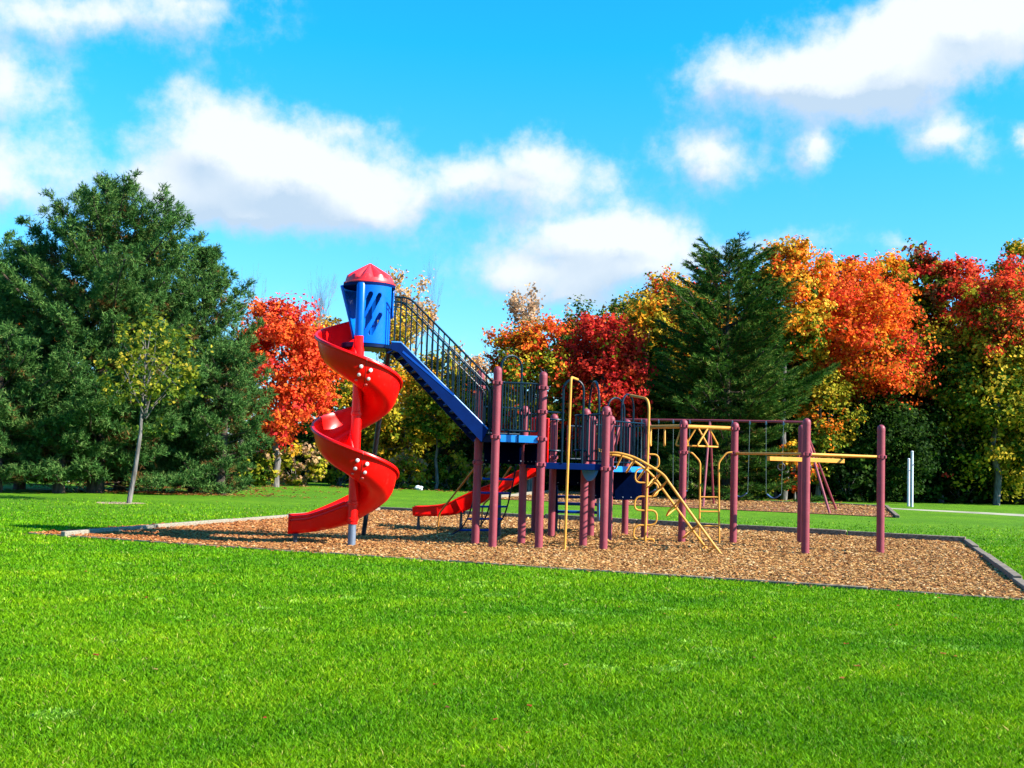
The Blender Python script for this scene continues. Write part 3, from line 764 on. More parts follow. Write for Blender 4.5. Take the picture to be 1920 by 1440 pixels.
mb.add([v for r_ in rows for v in r_], [(i * n + j, i * n + j + 1, (i + 1) * n + j + 1, (i + 1) * n + j) for i in range(len(rows) - 1) for j in range(n - 1)])
tr = mb.build('trough', M['red'], ss, solid=.02)
# front skirt of the run-out and its end lip
er = rows[-1]; mb = MB()
lip = [v + tanv * -.0 for v in er]
mb.tube(lip, .014, 6); mb.build('end_lip', M['red'], ss)
inner = [rw[0] - radv * .016 for rw in rows[-15:]]
mb = MB(); mb.tube([v + Vector((0, 0, -.07)) for v in inner], .011, 6); mb.build('side_rib', M['red'], ss)
mb = MB(); mb.tube([v + Vector((0, 0, .0)) for v in inner], .020, 8); mb.build('side_lip', M['red'], ss)
# seams and bolts where trough sections meet
for turn in (0, 1):
    ph = 288 + 360 * turn; mb = MB()
    mb.tube([secpt(ph, r_ + .008, h - .004) for r_, h in sec[4:]], .0055, 5); mb.build('seam', M['red_seam'], ss)
    for dph, (r1, h1), r_b, mm in ((-6.5, (.637, .30), .030, 'bolt'), (6.5, (.637, .30), .030, 'bolt'), (-9, (.595, .165), .028, 'bolt'), (5, (.595, .165), .028, 'bolt'), (-13, (.53, .068), .024, 'boltdim'), (3, (.53, .068), .024, 'boltdim')):
        c = secpt(ph + dph, r1 + .010, h1 - .006); a = R(ph + dph)
        dn = {.30: (1, -.12), .165: (1, -.55), .068: (.6, -1)}[h1]
        nrm = Vector((math.cos(a) * dn[0], math.sin(a) * dn[0], dn[1]))
        q = MB(); q.disc(c, nrm, r_b, .014, 14); q.build('bolt_cap', M[mm], ss)
mb = MB(); mb.lathe([(.078, .36), (.078, 3.30)], (SP.x, SP.y, 0), 24); mb.build('pole_sleeve', M['red'], ss)
for z in (.66, .40, 2.05):
    mb = MB(); mb.lathe([(.079, z), (.088, z + .01), (.088, z + .05), (.079, z + .06)], (SP.x, SP.y, 0), 24); mb.build('sleeve_ring', M['red'], ss)
mb = MB(); mb.lathe([(.062, -.05), (.062, .37)], (SP.x, SP.y, 0), 24); mb.build('pole', M['galv'], ss)
for i in (-1, 1):
    mb = MB(); c = Vector((SP.x, SP.y, 0)) + radv * (.36 + .12 * i) + tanv * .86
    mb.tube([(c.x, c.y, -.02), (c.x, c.y, rows[-3][5].z - .01)], .032, 10); mb.build('support_leg', M['black'], ss)
mb = MB(); c = Vector((SP.x, SP.y, 0)) + radv * .36 + tanv * .86; mb.beam(c + radv * .17 + Vector((0, 0, rows[-3][5].z - .03)), c - radv * .17 + Vector((0, 0, rows[-3][5].z - .03)), .09, .03); mb.build('leg_bracket', M['black'], ss)

# --- tower over the spiral slide
TC = Vector((-2.345, 17.92)); TR = .40
tw = empty('slide_tower', (TC.x, TC.y, 3.2), parent=ROOT)
mb = MB(); mb.lathe([(.40, 3.13), (.41, 3.14), (.41, 3.20), (.40, 3.21)], (TC.x, TC.y, 0), 28); mb.build('tower_deck', M['navy'], tw)
mb = MB(); mb.lathe([(.078, 3.30), (.078, 4.11), (.06, 4.15)], (SP.x, SP.y, 0), 22); mb.build('tower_post', M['blue'], tw)
slots = [((262, 3.65), (281, 3.97)), ((270, 3.50), (301, 3.96)), ((260, 3.35), (281, 3.60)), ((284, 3.35), (304, 3.65))]
def tower_wall(a0, a1, zb_fn, zt, rfn, holes, name, na=110, nz=90):
    vs = []; idx = {}; fs = []
    def P_(i, j):
        k = (i, j)
        if k not in idx:
            a = a0 + (a1 - a0) * i / na; zb = zb_fn(a); z = zb + (zt - zb) * j / nz; r_ = rfn(a, z)
            idx[k] = len(vs); vs.append((TC.x + r_ * math.cos(R(a)), TC.y + r_ * math.sin(R(a)), z))
        return idx[k]
    for i in range(na):
        a = a0 + (a1 - a0) * (i + .5) / na; zb = zb_fn(a)
        for j in range(nz):
            z = zb + (zt - zb) * (j + .5) / nz; hole = False
            for (h0, h1) in holes:
                x = R(a) * TR; p = Vector((R(h0[0]) * TR, h0[1])); q = Vector((R(h1[0]) * TR, h1[1])); w = Vector((x, z)); d = q - p
                t = max(0, min(1, (w - p).dot(d) / d.dot(d)))
                if (w - p - d * t).length < .036: hole = True; break
            if not hole: fs.append((P_(i, j), P_(i + 1, j), P_(i + 1, j + 1), P_(i, j + 1)))
    mb = MB(); mb.add(vs, fs); return mb.build(name, M['blue'], tw, smooth=50, solid=.028)
tower_wall(251, 336, lambda a: 3.19, 4.13, lambda a, z: TR, slots, 'slotted_panel')
tower_wall(78, 205, lambda a: 3.30 + .06 * math.sin(R(a)), 4.13, lambda a, z: TR + .05 - (.24 * (4.13 - z) / .85) * max(0, math.cos(R(a - 180))) , [], 'hood_panel', 40, 14)
tower_wall(20, 80, lambda a: 3.66, 4.13, lambda a, z: TR, [], 'rear_panel', 20, 8)
mb = MB(); mb.lathe([(.405, 4.11), (.418, 4.12), (.418, 4.155), (.405, 4.17)], (TC.x, TC.y, 0), 40); mb.build('top_ring', M['deckblue'], tw)
# pleated roof
vs = []; fs = []; nr = 80; prof = [(.415, 4.17, 0), (.415, 4.19, 0), (.39, 4.20, 0), (.382, 4.25, .0), (.355, 4.275, .06), (.28, 4.335, .05), (.185, 4.40, .035), (.09, 4.465, .018), (.012, 4.52, 0)]
for r_, z, am in prof:
    for j in range(nr):
        t = 2 * PI * j / nr; pl = abs(math.sin(t * 5)) ; dz = am * (pl - .5)
        vs.append((TC.x + (r_ + am * .3 * (pl - .5)) * math.cos(t), TC.y + (r_ + am * .3 * (pl - .5)) * math.sin(t), z + dz))
for i in range(len(prof) - 1):
    for j in range(nr): fs.append((i * nr + j, i * nr + (j + 1) % nr, (i + 1) * nr + (j + 1) % nr, (i + 1) * nr + j))
fs.append(tuple((len(prof) - 1) * nr + j for j in range(nr))); fs.append(tuple(range(nr - 1, -1, -1)))
mb = MB(); mb.add(vs, fs); mb.build('roof', M['roof'], tw, smooth=25)
mb = MB()
mb.tube([(-2.52, 19.7, -.02), (-2.04, 18.25, 3.12)], .042, 12); mb.build('tower_leg', M['black'], ROOT)

# --- stairs from the deck to the tower
sr = empty('staircase', (-1.1, 18.1, 1.8), parent=ROOT)
Sa = Vector((-1.935, 17.90)); Sb = Vector((-.42, 18.28)); sdv = (Sb - Sa).normalized(); snv = Vector((sdv.y, -sdv.x)); SL = (Sb - Sa).length
HWD = .30
def sp(s, z, side): return V3(Sa + sdv * s + snv * HWD * side, z)
for side in (1, -1):
    mb = MB()
    top = [(-.06, 3.22), (.09, 3.22), (SL - .02, 1.90)]; bot = [(-.06, 3.11), (.05, 3.07), (SL - .12, 1.70)]
    # plate built as quads with thickness
    prt = [sp(s, z, side) for s, z in top]; prb = [sp(s, z, side) for s, z in bot]
    o_ = V3(snv, 0) * .012
    for i in range(2):
        q = [prt[i], prt[i + 1], prb[i + 1], prb[i]]; vsx = [v + o_ for v in q] + [v - o_ for v in q]
        mb.add(vsx, [(0, 1, 2, 3), (7, 6, 5, 4), (0, 4, 5, 1), (1, 5, 6, 2), (2, 6, 7, 3), (3, 7, 4, 0)])
    mb.build('stringer', M['deckblue'], sr)
    mb = MB(); mb.tube([v + Vector((0, 0, .008)) for v in prt], .014, 8)
    mb.build('stringer_flange', M['sunlitblue'], sr)
    if side == 1:
        mb = MB(); mb.beam(sp(.12, 3.085, 1.05), sp(SL * .62, 2.43, 1.05), .006, .035); mb.build('stringer_stripe', M['midblue'], sr)
NT = 13
for i in range(NT):
    t = (i + .6) / NT; s = .05 + t * (SL - .12); z = 3.175 - t * 1.36
    mb = MB()
    for k in (-.085, -.028, .028, .085):
        mb.beam(sp(s + k, z, .96), sp(s + k, z, -.96), .042, .026)
    mb.build('tread', M['navy'], sr)
for side in (1, -1):
    rail0 = [(-.03, 3.95), (.20, 3.95), (SL + .12, 2.60), (SL + .12, 2.02)]
    pts = fillet([sp(s, z, side * .97) for s, z in rail0], .12, 7)
    mb = MB(); mb.tube(pts, .0165, 10); hr = mb.build('handrail', M['rail'], sr)
    pts2 = fillet([sp(s, z, side * .97) for s, z in [(-.03, 3.87), (.17, 3.87), (SL + .06, 2.53), (SL + .06, 2.02)]], .12, 7)
    mb = MB(); mb.tube(pts2, .010, 8); mb.build('lower_rail', M['rail'], hr)
    nb = 19
    for i in range(nb):
        s = -.02 + (SL + .04) * i / (nb - 1)
        zt = 3.95 if s < .2 else lerp(3.95, 2.60, (s - .2) / (SL + .12 - .2)); zb = 3.2 if s < .09 else lerp(3.22, 1.90, (s - .09) / (SL - .11)) 
        mb = MB(); mb.tube([sp(s, zb - .05, side * .97), sp(s, zt, side * .97)], BR, 8); mb.build('bar', M['rail'], hr)

# ------------------------------------------------------------------ swing set
sw = empty('swing_set', (7.0, 39.5, 0), 'maroon metal swing set with four swings standing behind the play structure', 'swing set')
SE = [Vector((4.05, 41.0, 3.02)), Vector((7.02, 39.5, 3.02)), Vector((9.9, 38.0, 3.0))]
mb = MB(); mb.tube(SE, .042, 12); mb.build('top_bar', M['maroon'], sw)
for k, (a, b) in enumerate((((3.0, 39.6), (3.6, 42.4)), (G(1318, 952).xy, G(1338, 947).xy), (G(1557, 964).xy, G(1569.5, 957).xy))):
    for f_ in (a, b):
        mb = MB(); mb.tube([SE[k], Vector((f_[0], f_[1], -.05))], .04, 10); mb.build('leg', M['maroon'], sw)
def bar_at(px):
    best = None
    for i in range(401):
        t = i / 200; p = SE[0].lerp(SE[1], t) if t <= 1 else SE[1].lerp(SE[2], t - 1)
        v = p - Vector((0, 0, HC)); x = 960 + F * v.dot(cr) / v.dot(fw)
        if best is None or abs(x - px) < best[0]: best = (abs(x - px), p)
    return best[1]
for (xa, xb) in ((1203, 1235), (1262.5, 1294), (1406, 1373.5), (1436, 1469)):
    pa_, pb_ = bar_at(xa), bar_at(xb); z1 = .52
    s_ = empty('swing', ((pa_ + pb_) / 2), parent=sw)
    for p in (pa_, pb_):
        mb = MB(); mb.box(p + Vector((0, 0, -.05)), (.05, .10, .13)); mb.build('hanger', M['galv'], s_)
        q = p.lerp(pa_ + (pb_ - pa_) * .5, .12); mb = MB(); mb.tube([p + Vector((0, 0, -.1)), Vector((q.x, q.y, z1 + .02))], .007, 6); mb.build('chain', M['chain'], s_)
    d = (pb_ - pa_); mb = MB(); prev = None
    for i in range(9):
        t = .12 + .76 * i / 8; p = pa_ + d * t; p = Vector((p.x, p.y, z1 - .13 * math.sin(PI * i / 8)))
        if prev is not None: mb.beam(prev, p, .16, .025)
        prev = p
    mb.build('seat', M['rubber'], s_)

# ------------------------------------------------------------------ small things
for (x, y, t, lab) in ((1703.2, 949, 862, 'shorter white net post nearer the left of the pair on the right lawn'), (1709.7, 950.5, 848, 'taller white net post of the pair on the right lawn')):
    g = G(x, y); tp = H(x, t, g.y); rt = empty('net_post', g, lab, 'post', 'white net posts')
    mb = MB(); mb.tube([g, Vector((g.x, g.y, tp.z))], .055, 12); pb_ = mb.build('pole', M['white'], rt)
    mb = MB(); mb.lathe([(.06, 0), (.062, .03), (.03, .06)], (g.x, g.y, tp.z), 12); mb.build('cap', M['white'], rt)
    mb = MB(); mb.tube([(g.x - .06, g.y - .05, tp.z * .74), (g.x + .06, g.y - .05, tp.z * .78)], .018, 8); mb.build('hook', M['galv'], rt)
for (x, y, t, lab) in ((51, 900, 884, 'short white marker post at the far left road edge'), (128, 903, 874, 'taller white marker post at the left beside the pine trunk')):
    g = G(x, y); tp = H(x, t, g.y)
    mb = MB(); mb.tube([g, Vector((g.x, g.y, tp.z)), Vector((g.x, g.y, tp.z + .03))], [.05, .05, .03], 8)
    tag(mb.build('marker_post', M['white'], origin=g), lab, 'post', 'white marker posts')
# crumpled paper on the lawn
g = G(785, 919); vs = []; 
mb = MB(); nr_, nc_ = 7, 9
for i in range(nr_):
    for j in range(nc_):
        a = PI * i / (nr_ - 1); b = 2 * PI * j / nc_; k = random.uniform(.7, 1.25)
        vs.append((g.x + .22 * k * math.sin(a) * math.cos(b), g.y + .14 * k * math.sin(a) * math.sin(b), .09 + .10 * k * math.cos(a)))
mb.add(vs, [(i * nc_ + j, i * nc_ + (j + 1) % nc_, (i + 1) * nc_ + (j + 1) % nc_, (i + 1) * nc_ + j) for i in range(nr_ - 1) for j in range(nc_)])
tag(mb.build('paper_bag', M['paper'], origin=g, smooth=0), 'crumpled white paper bag lying on the lawn behind the play pit', 'litter')
# fallen leaves on the lawn
n = 150; y = rng.uniform(5, 34, n); x = rng.uniform(-.5, .5, n) * y
y2 = rng.uniform(35, 50, 2600); x2 = (rng.normal(330, 110, 2600) - 960) * y2 / F
y3 = rng.uniform(46, 53, 900); x3 = rng.uniform(-.16, .3, 900) * y3
x = np.concatenate([x, x2, x3]); y = np.concatenate([y, y2, y3]); n = len(x)
k = ~inpoly(x, y, PIT); x = x[k]; y = y[k]; n = len(x); yaw = rng.uniform(0, 2 * PI, n); s = rng.uniform(.012, .026, n) * np.where(y > 34.5, 3.0, 1)
c = np.stack([x, y, rng.uniform(.02, .05, n)], 1)
def off_(a, l, z): return c + np.stack([np.cos(yaw + a) * s * l, np.sin(yaw + a) * s * l, z * s], 1)
V = np.stack([off_(0, 1.3, .3), off_(.9, .9, .1), off_(2.2, .8, .5), off_(3.14, 1.1, .0), off_(4.1, .8, .4), off_(5.4, .9, .2)], 1)
pal = np.array([(.30, .12, .03), (.40, .26, .08), (.16, .07, .03), (.30, .06, .02)])
tag(np_mesh('fallen_leaves', V, 6, M['leaf'], (0, 10, 0), colors=pal[rng.integers(0, 4, n)]), 'scattered brown fallen leaves on the lawn and under the trees', 'fallen leaves', kind='stuff')

# ------------------------------------------------------------------ trees
RED = [(.72, .055, .022), (.80, .10, .03), (.62, .03, .03), (.80, .17, .03)]
DRED = [(.50, .025, .02), (.60, .04, .025), (.36, .018, .012)]
ORG = [(.85, .22, .018), (.82, .14, .02), (.85, .33, .02), (.75, .09, .018)]
YEL = [(.72, .42, .03), (.62, .33, .02), (.76, .50, .06)]
YGR = [(.27, .26, .018), (.40, .34, .022), (.15, .19, .010), (.50, .36, .03)]
GRN = [(.055, .12, .010), (.085, .15, .012), (.035, .085, .008)]
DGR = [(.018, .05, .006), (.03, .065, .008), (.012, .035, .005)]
TAN = [(.50, .30, .16), (.58, .38, .20), (.42, .25, .15)]
BRN = [(.16, .07, .025), (.10, .05, .02), (.22, .12, .04)]
LS = np.array([.92, .92, .80])
def leaf_cloud(C, N, S, cols):
    """C centres, N normals, S sizes -> pointed leaves folded along the middle"""
    n = len(C); N = N / (np.linalg.norm(N, axis=1)[:, None] + 1e-9)
    t = rng.normal(size=(n, 3)); t -= (t * N).sum(1)[:, None] * N; t /= np.linalg.norm(t, axis=1)[:, None]
    b = np.cross(N, t); w = S[:, None] * rng.uniform(.35, .6, n)[:, None]; L = S[:, None] * .62
    up = N * S[:, None] * .14
    V = np.stack([C - t * L, C + b * w + up - t * L * .1, C + t * L, C - b * w + up - t * L * .1], 1)
    return V
def crown(c, rad, nclump, ntwig, nleaf, size, tops, bots, flat=.7, split=.5, seed=0, hollow=.55, mix=.15):
    g = np.random.default_rng(seed); c = np.array(c); rad = np.array(rad)
    i = np.arange(nclump) + .5; ph = np.arccos(1 - 2 * i / nclump); th = PI * (1 + 5 ** .5) * i + g.uniform(0, 6)
    d = np.stack([np.cos(th) * np.sin(ph), np.sin(th) * np.sin(ph), np.cos(ph)], 1) + g.normal(0, .16, (nclump, 3))
    d /= np.linalg.norm(d, axis=1)[:, None]
    rr = g.uniform(hollow, 1.02, nclump) * (1 + .10 * np.sin(d[:, 0] * 5 + seed) * np.cos(d[:, 2] * 4 + seed * 2))
    cc = c + d * rad * rr[:, None]
    cr_ = rad.mean() * g.uniform(.17, .38, nclump)
    T_ = nclump * ntwig
    ci = np.repeat(np.arange(nclump), ntwig)
    td = g.normal(size=(T_, 3)); td /= np.linalg.norm(td, axis=1)[:, None]
    td = td + d[ci] * .45 + np.array([0, 0, .25]); td /= np.linalg.norm(td, axis=1)[:, None]
    tc_ = cc[ci] + td * (cr_[ci] * g.uniform(.5, 1.15, T_))[:, None] * np.array([1, 1, flat])
    n = T_ * nleaf; ti = np.repeat(np.arange(T_), nleaf)
    lo = g.normal(size=(n, 3)) * (cr_[ci[ti]] * .17)[:, None] * np.array([1, 1, .65]) + (td[ti] + np.array([0, 0, .3])) * (cr_[ci[ti]] * g.uniform(-.45, .6, n))[:, None]
    C = tc_[ti] + lo
    N = td[ti] * .7 + g.normal(size=(n, 3)) * .55 + np.array([0, 0, .35])
    S = size * g.uniform(.7, 1.3, n)
    # leaf colour: by branch, redder/yellower where the crown has turned
    hz = (cc[:, 2] - c[2]) / rad[2]
    istop = (hz + g.normal(0, .35, nclump)) > (split * 2 - 1)
    tops = np.array(tops); bots = np.array(bots)
    ctop = tops[g.integers(0, len(tops), nclump)]; cbot = bots[g.integers(0, len(bots), nclump)]
    base = np.where(istop[:, None], ctop, cbot)
    col = base[ci[ti]].copy()
    sw_ = g.random(T_) < mix
    alt = np.where(istop[ci][:, None], bots[g.integers(0, len(bots), T_)], tops[g.integers(0, len(tops), T_)])
    tw_ = sw_[ti]; col[tw_] = alt[ti][tw_]
    pick = g.random(n) < .35; own = np.where(istop[ci[ti]][:, None], tops[g.integers(0, len(tops), n)], bots[g.integers(0, len(bots), n)])
    col[pick] = own[pick]
    col *= g.uniform(.75, 1.2, n)[:, None] * LS
    return leaf_cloud(C, N, S, col), col, cc
def limb_pts(a, b, sag=.0, seed=0, n=5, wob=.05):
    g = random.Random(seed); a = Vector(a); b = Vector(b); L = (b - a).length; out = []
    for i in range(n + 1):
        t = i / n; p = a.lerp(b, t) + Vector((g.uniform(-1, 1), g.uniform(-1, 1), g.uniform(-1, 1))) * L * wob * (0 if i in (0, n) else 1)
        p.z += sag * L * math.sin(PI * t); out.append(p)
    return out
def decid(name, label, cat, cx, top, bot, hw, Y, tops, bots, n=60, tw=12, lf=14, size=.16, split=.5, seed=1, group='autumn trees along the wood edge', bark='bark', trunkr=.13, mix=.15, foot=None, ry=None, flat=.7, hollow=.55, limbs=9):
    ct = H(cx, (top + bot) / 2, Y); rx = hw * Y / F; rz = (bot - top) / 2 * Y / F
    base = Vector((ct.x if foot is None else foot[0], Y if foot is None else foot[1], 0))
    root = empty(name, base, label, cat, group)
    V, col, cc = crown(ct, (rx * 1.0, (ry or rx) * .95, rz * .93), n, tw, lf, size, tops, bots, seed=seed, split=split, mix=mix, flat=flat, hollow=hollow)
    k = V[:, :, 2].min(1) > .02; V = V[k]; col = col[k]
    np_mesh('crown', V, 4, M['leaf'], base, root, colors=col)
    mb = MB(); fork = Vector((lerp(base.x, ct.x, .5), lerp(base.y, ct.y, .5), max(.8, ct.z - rz * .75)))
    mb.tube(limb_pts(base - Vector((0, 0, .1)), fork, seed=seed, wob=.03), [trunkr * (1.25 - .12 * i) for i in range(6)], 9)
    g = random.Random(seed)
    for i in g.sample(range(len(cc)), min(limbs, len(cc))):
        e = Vector(cc[i]); st_ = fork.lerp(Vector((ct.x, ct.y, ct.z)), g.uniform(0, .5))
        mb.tube(limb_pts(st_ - Vector((0, 0, .05)), e, -.06, seed * 7 + i, 4, .06), [trunkr * f_ for f_ in (.45, .36, .26, .17, .08)], 6)
    mb.tube(limb_pts(fork - Vector((0, 0, .1)), (ct.x, ct.y, ct.z + rz * .6), seed=seed + 3, wob=.03), [trunkr * f_ for f_ in (.7, .6, .5, .38, .25, .12)], 7)
    mb.build('trunk', M[bark], root)
    return root
def twigs(mb, p, d, L, r, depth, g, spread=.5, up=.15):
    n = 3; pts = [p]; q = Vector(p); dd = Vector(d)
    for i in range(n):
        dd = (dd + Vector((g.uniform(-1, 1), g.uniform(-1, 1), g.uniform(-.6, 1))) * .12 + Vector((0, 0, up * .3))).normalized()
        q = q + dd * L / n; pts.append(q.copy())
    mb.tube(pts, [r * f_ for f_ in (1, .85, .7, .55)], 4 if depth < 3 else 6)
    if depth <= 0: return
    for k in range(g.choice((2, 3, 3))):
        i = g.randint(1, 3); nd = (dd + Vector((g.uniform(-1, 1), g.uniform(-1, 1), g.uniform(-.4, .7))) * spread).normalized()
        twigs(mb, pts[i], nd, L * g.uniform(.55, .78), r * .58, depth - 1, g, spread, up)
def bare(label, cx, top, Y, hw, seed, leaves=None, nleaf=0, group='bare trees rising over the wood', depth=6, r=.06, spread=.5, bark='bark'):
    tp = H(cx, top, Y); base = Vector((tp.x, Y, 0)); root = empty('bare_tree', base, label, 'tree', group)
    g = random.Random(seed); mb = MB(); h = tp.z
    mb.tube(limb_pts(base, (tp.x, Y, h * .5), seed=seed, wob=.02), [r * f_ for f_ in (1.6, 1.5, 1.35, 1.25, 1.1, 1)], 7)
    for k in range(3): twigs(mb, Vector((tp.x, Y, h * (.38 + .06 * k))), (g.uniform(-.35, .35), g.uniform(-.3, .3), 1), h * .26, r * .75, depth, g, spread)
    # fit to the wanted height and spread
    ps = [v for v in mb.v if v[2] > h * .5]; zmax = max(v[2] for v in ps); xm = max(abs(v[0] - tp.x) for v in ps); want = hw * Y / F
    kz = (h - h * .5) / (zmax - h * .5); kx = want / xm
    mb.v = [(tp.x + (v[0] - tp.x) * (1 if v[2] < h * .3 else lerp(1, kx, min(1, (v[2] - h * .3) / (h * .2)))), v[1], v[2] if v[2] < h * .5 else h * .5 + (v[2] - h * .5) * kz) for v in mb.v]
    mb.build('trunk', M[bark], root)
    if leaves:
        ps = np.array([v for v in mb.v if v[2] > h * .6]); C = ps[rng.integers(0, len(ps), nleaf)] + rng.normal(0, .16, (nleaf, 3))
        pal = np.array(leaves); col = pal[rng.integers(0, len(pal), nleaf)] * rng.uniform(.8, 1.2, nleaf)[:, None]
        np_mesh('crown', leaf_cloud(C, rng.normal(size=(nleaf, 3)) + np.array([0, 0, .4]), rng.uniform(.10, .19, nleaf), col), 4, M['leaf'], base, root, colors=col)
    return root

def needles(C, D, L, per, spread, width, pal, g, palw=None):
    """tufts: at each C, `per` slim needles fanned round the direction D"""
    n = len(C); D = D / np.linalg.norm(D, axis=1)[:, None]; i = np.repeat(np.arange(n), per); m = n * per
    v = D[i] + g.normal(size=(m, 3)) * spread; v /= np.linalg.norm(v, axis=1)[:, None]
    s = np.cross(v, g.normal(size=(m, 3))); s /= np.linalg.norm(s, axis=1)[:, None]
    l = L[i] * g.uniform(.6, 1.1, m); st_ = C[i] + D[i] * (L[i] * g.uniform(-.9, .5, m))[:, None]
    V = np.stack([st_ - s * width, st_ + s * width, st_ + v * l[:, None] + s * width * .2], 1)
    pal = np.array(pal); ci = g.choice(len(pal), n, p=palw); col = pal[ci][i] * g.uniform(.75, 1.25, m)[:, None]
    return V, col
def pine(label, cx, top, foot, Y, R0, seed, style='scots', dens=1.0, prof=None, group='pine trees at the left', name='pine_tree', low=.6, lean=0, trunkr=.17):
    g = np.random.default_rng(seed); tp = H(cx, top, Y); h = tp.z; base = Vector((tp.x if foot is None else foot, Y, 0))
    root = empty(name, base, label, 'tree', group)
    mb = MB(); pts = limb_pts(base - Vector((0, 0, .1)), (tp.x, Y, h * .97), seed=seed, wob=.01, n=7)
    mb.tube(pts, [trunkr * f_ for f_ in (1.2, 1.0, .9, .78, .62, .45, .28, .06)], 10)
    def trunk_at(z):
        t = max(0, min(.999, z / (h * .97))) * 7; i = int(t); return pts[i].lerp(pts[i + 1], t - i)
    C = []; D = []; Lb = []; BC = []; BD = []
    z = low; k = 0; prof = prof or (lambda t: min(1, .62 + 1.0 * t) * max(.03, 1 - t ** 2.1) ** .62)
    while z < h * .985:
        t = (z - low) / (h - low); Rr = R0 * prof(t); nb = 6 if style == 'scots' else 8
        for j in range(nb):
            a = 2 * PI * j / nb + k * .9 + g.normal(0, .22); L = max(.25, Rr * g.uniform(.62, 1.16)); p0 = trunk_at(z + g.uniform(-.12, .12))
            if style == 'scots': rise = lerp(-.13, .52, min(1, t * 1.15)) + g.normal(0, .06); curl = .30
            else: rise = lerp(-.10, .45, t) + g.normal(0, .05); curl = .16
            dirv = np.array([math.cos(a), math.sin(a), 0]); ns = max(4, int(L / .22)); P_ = []
            for q in range(ns + 1):
                s = q / ns; P_.append(np.array(p0) + dirv * L * s + np.array([0, 0, L * (rise * s + curl * s * s * (1 if style == 'scots' else .6) - (0 if style == 'scots' else .06 * math.sin(PI * s)))]))
            mb.tube([Vector(x) + Vector((g.normal(0, .04), g.normal(0, .04), g.normal(0, .03))) for x in P_[::max(1, ns // 4)] + [P_[-1]]], .018 * (L / 2.5 + .3), 5) if True else None
            side = np.array([-dirv[1], dirv[0], 0])
            for q in range(1, ns + 1):
                s = q / ns; w = L * .42 * (1 - s * .75) * (.5 + .5 * min(1, s * 2.2))
                if s < .22: continue
                if style == 'scots':
                    m = max(1, int(round(4.0 * dens * (w / .5 + .35))))
                    for _ in range(m):
                        u = g.uniform(-1, 1)
                        pc = P_[q] + side * u * w + dirv * abs(u) * w * .55 + np.array([0, 0, g.uniform(0, .22)])
                        inner = s < .5 and g.random() < .35
                        pr = g.uniform(.12, .27)
                        for _t in range(10):
                            dd = dirv * (.25 + .35 * s) + side * u * .3 + g.normal(0, .62, 3) + np.array([0, 0, .75]); dd /= np.linalg.norm(dd)
                            (BC if inner else C).append(pc + dd * pr * g.uniform(.5, 1.15)); (BD if inner else D).append(dd)
                else:
                    m = max(2, int(6.5 * dens * (w / .5 + .6)))
                    for _ in range(m):
                        u = g.uniform(-1, 1)
                        off = side * u * w + dirv * abs(u) * w * .55 + np.array([0, 0, g.uniform(-.02, .08)])
                        dd = dirv * .9 + side * u * .9 + np.array([0, 0, .30 + g.normal(0, .15)])
                        inner = s < .45 and g.random() < .3
                        (BC if inner else C).append(P_[q] + off); (BD if inner else D).append(dd)
        z += (.58 if style == 'scots' else .46) * (1 - .25 * t); k += 1
    for _ in range(14):
        C.append(np.array([tp.x, Y, h * .96]) + g.normal(0, .16, 3)); D.append(np.array([g.normal(0, .4), g.normal(0, .4), 1.]))
    C = np.array(C); D = np.array(D)
    if style == 'scots':
        V, col = needles(C, D, g.uniform(.10, .16, len(C)), 9, .75, .0125, [(.042, .110, .022), (.075, .160, .034), (.02, .062, .012), (.125, .205, .05)], g, [.35, .3, .2, .15])
    else:
        V, col = needles(C, D, g.uniform(.16, .26, len(C)), 10, .42, .015, [(.028, .085, .010), (.065, .150, .018), (.014, .050, .007), (.17, .225, .04)], g, [.4, .28, .2, .12])
    if len(BC):
        BC = np.array(BC); BD = np.array(BD)[:len(BC)]
        V2, c2 = needles(BC, BD, g.uniform(.12, .2, len(BC)), 7, .6, .013, [(.20, .10, .03), (.12, .06, .02), (.07, .09, .02)], g)
        V = np.concatenate([V, V2]); col = np.concatenate([col, c2])
    k = V[:, :, 2].min(1) > .05
    np_mesh('crown', V[k], 3, M['needle'], base, root, colors=col[k])
    mb.build('trunk', M['bark_pine'], root)
    return root

# left pines
pine('tall broad green pine with the highest top at the left of the spiral slide', 218, 362, G(152, 926).x, 35.5, 3.7, 1, low=.5, dens=1.1, trunkr=.24, prof=lambda t: min(1, .78 + .8 * t) * max(.04, 1 - t ** 2.1) ** .70)
pine('narrower green pine beside the red maple, its top lower than the tall pine', 385, 478, None, 38.0, 2.0, 2, low=.3)
pine('middle height bushy green pine at the left edge beside the tall pine', 62, 478, None, 36.5, 2.5, 3, low=.4, group='pine trees at the left')
pine('pine with pale lower trunk behind the leaning young tree', 300, 560, G(218, 921).x, 37.5, 3.0, 4, low=.4)
pine('low spreading pine cut off by the left edge', 8, 640, None, 33.5, 2.4, 5, low=.4)
pine('small low pine at the foot of the narrower pine near the lawn edge', 425, 672, None, 37.0, 1.75, 6, low=.2)
pine('small rounded pine between two trunks under the tall pine', 120, 745, None, 34.4, 2.0, 26, low=.45)
# right white pine
pine('big dark layered evergreen among the orange trees at the right', 1368, 472, None, 48.5, 4.25, 8, style='white', low=.4, dens=1.35, group='evergreens at the right', name='evergreen_tree',
     prof=lambda t: min(1.0, .80 + .5 * t) * (.16 + .84 * max(0, 1 - t) ** .52) * (1 + .16 * math.sin(t * 21)), trunkr=.2)

AT = 'autumn trees along the wood edge'
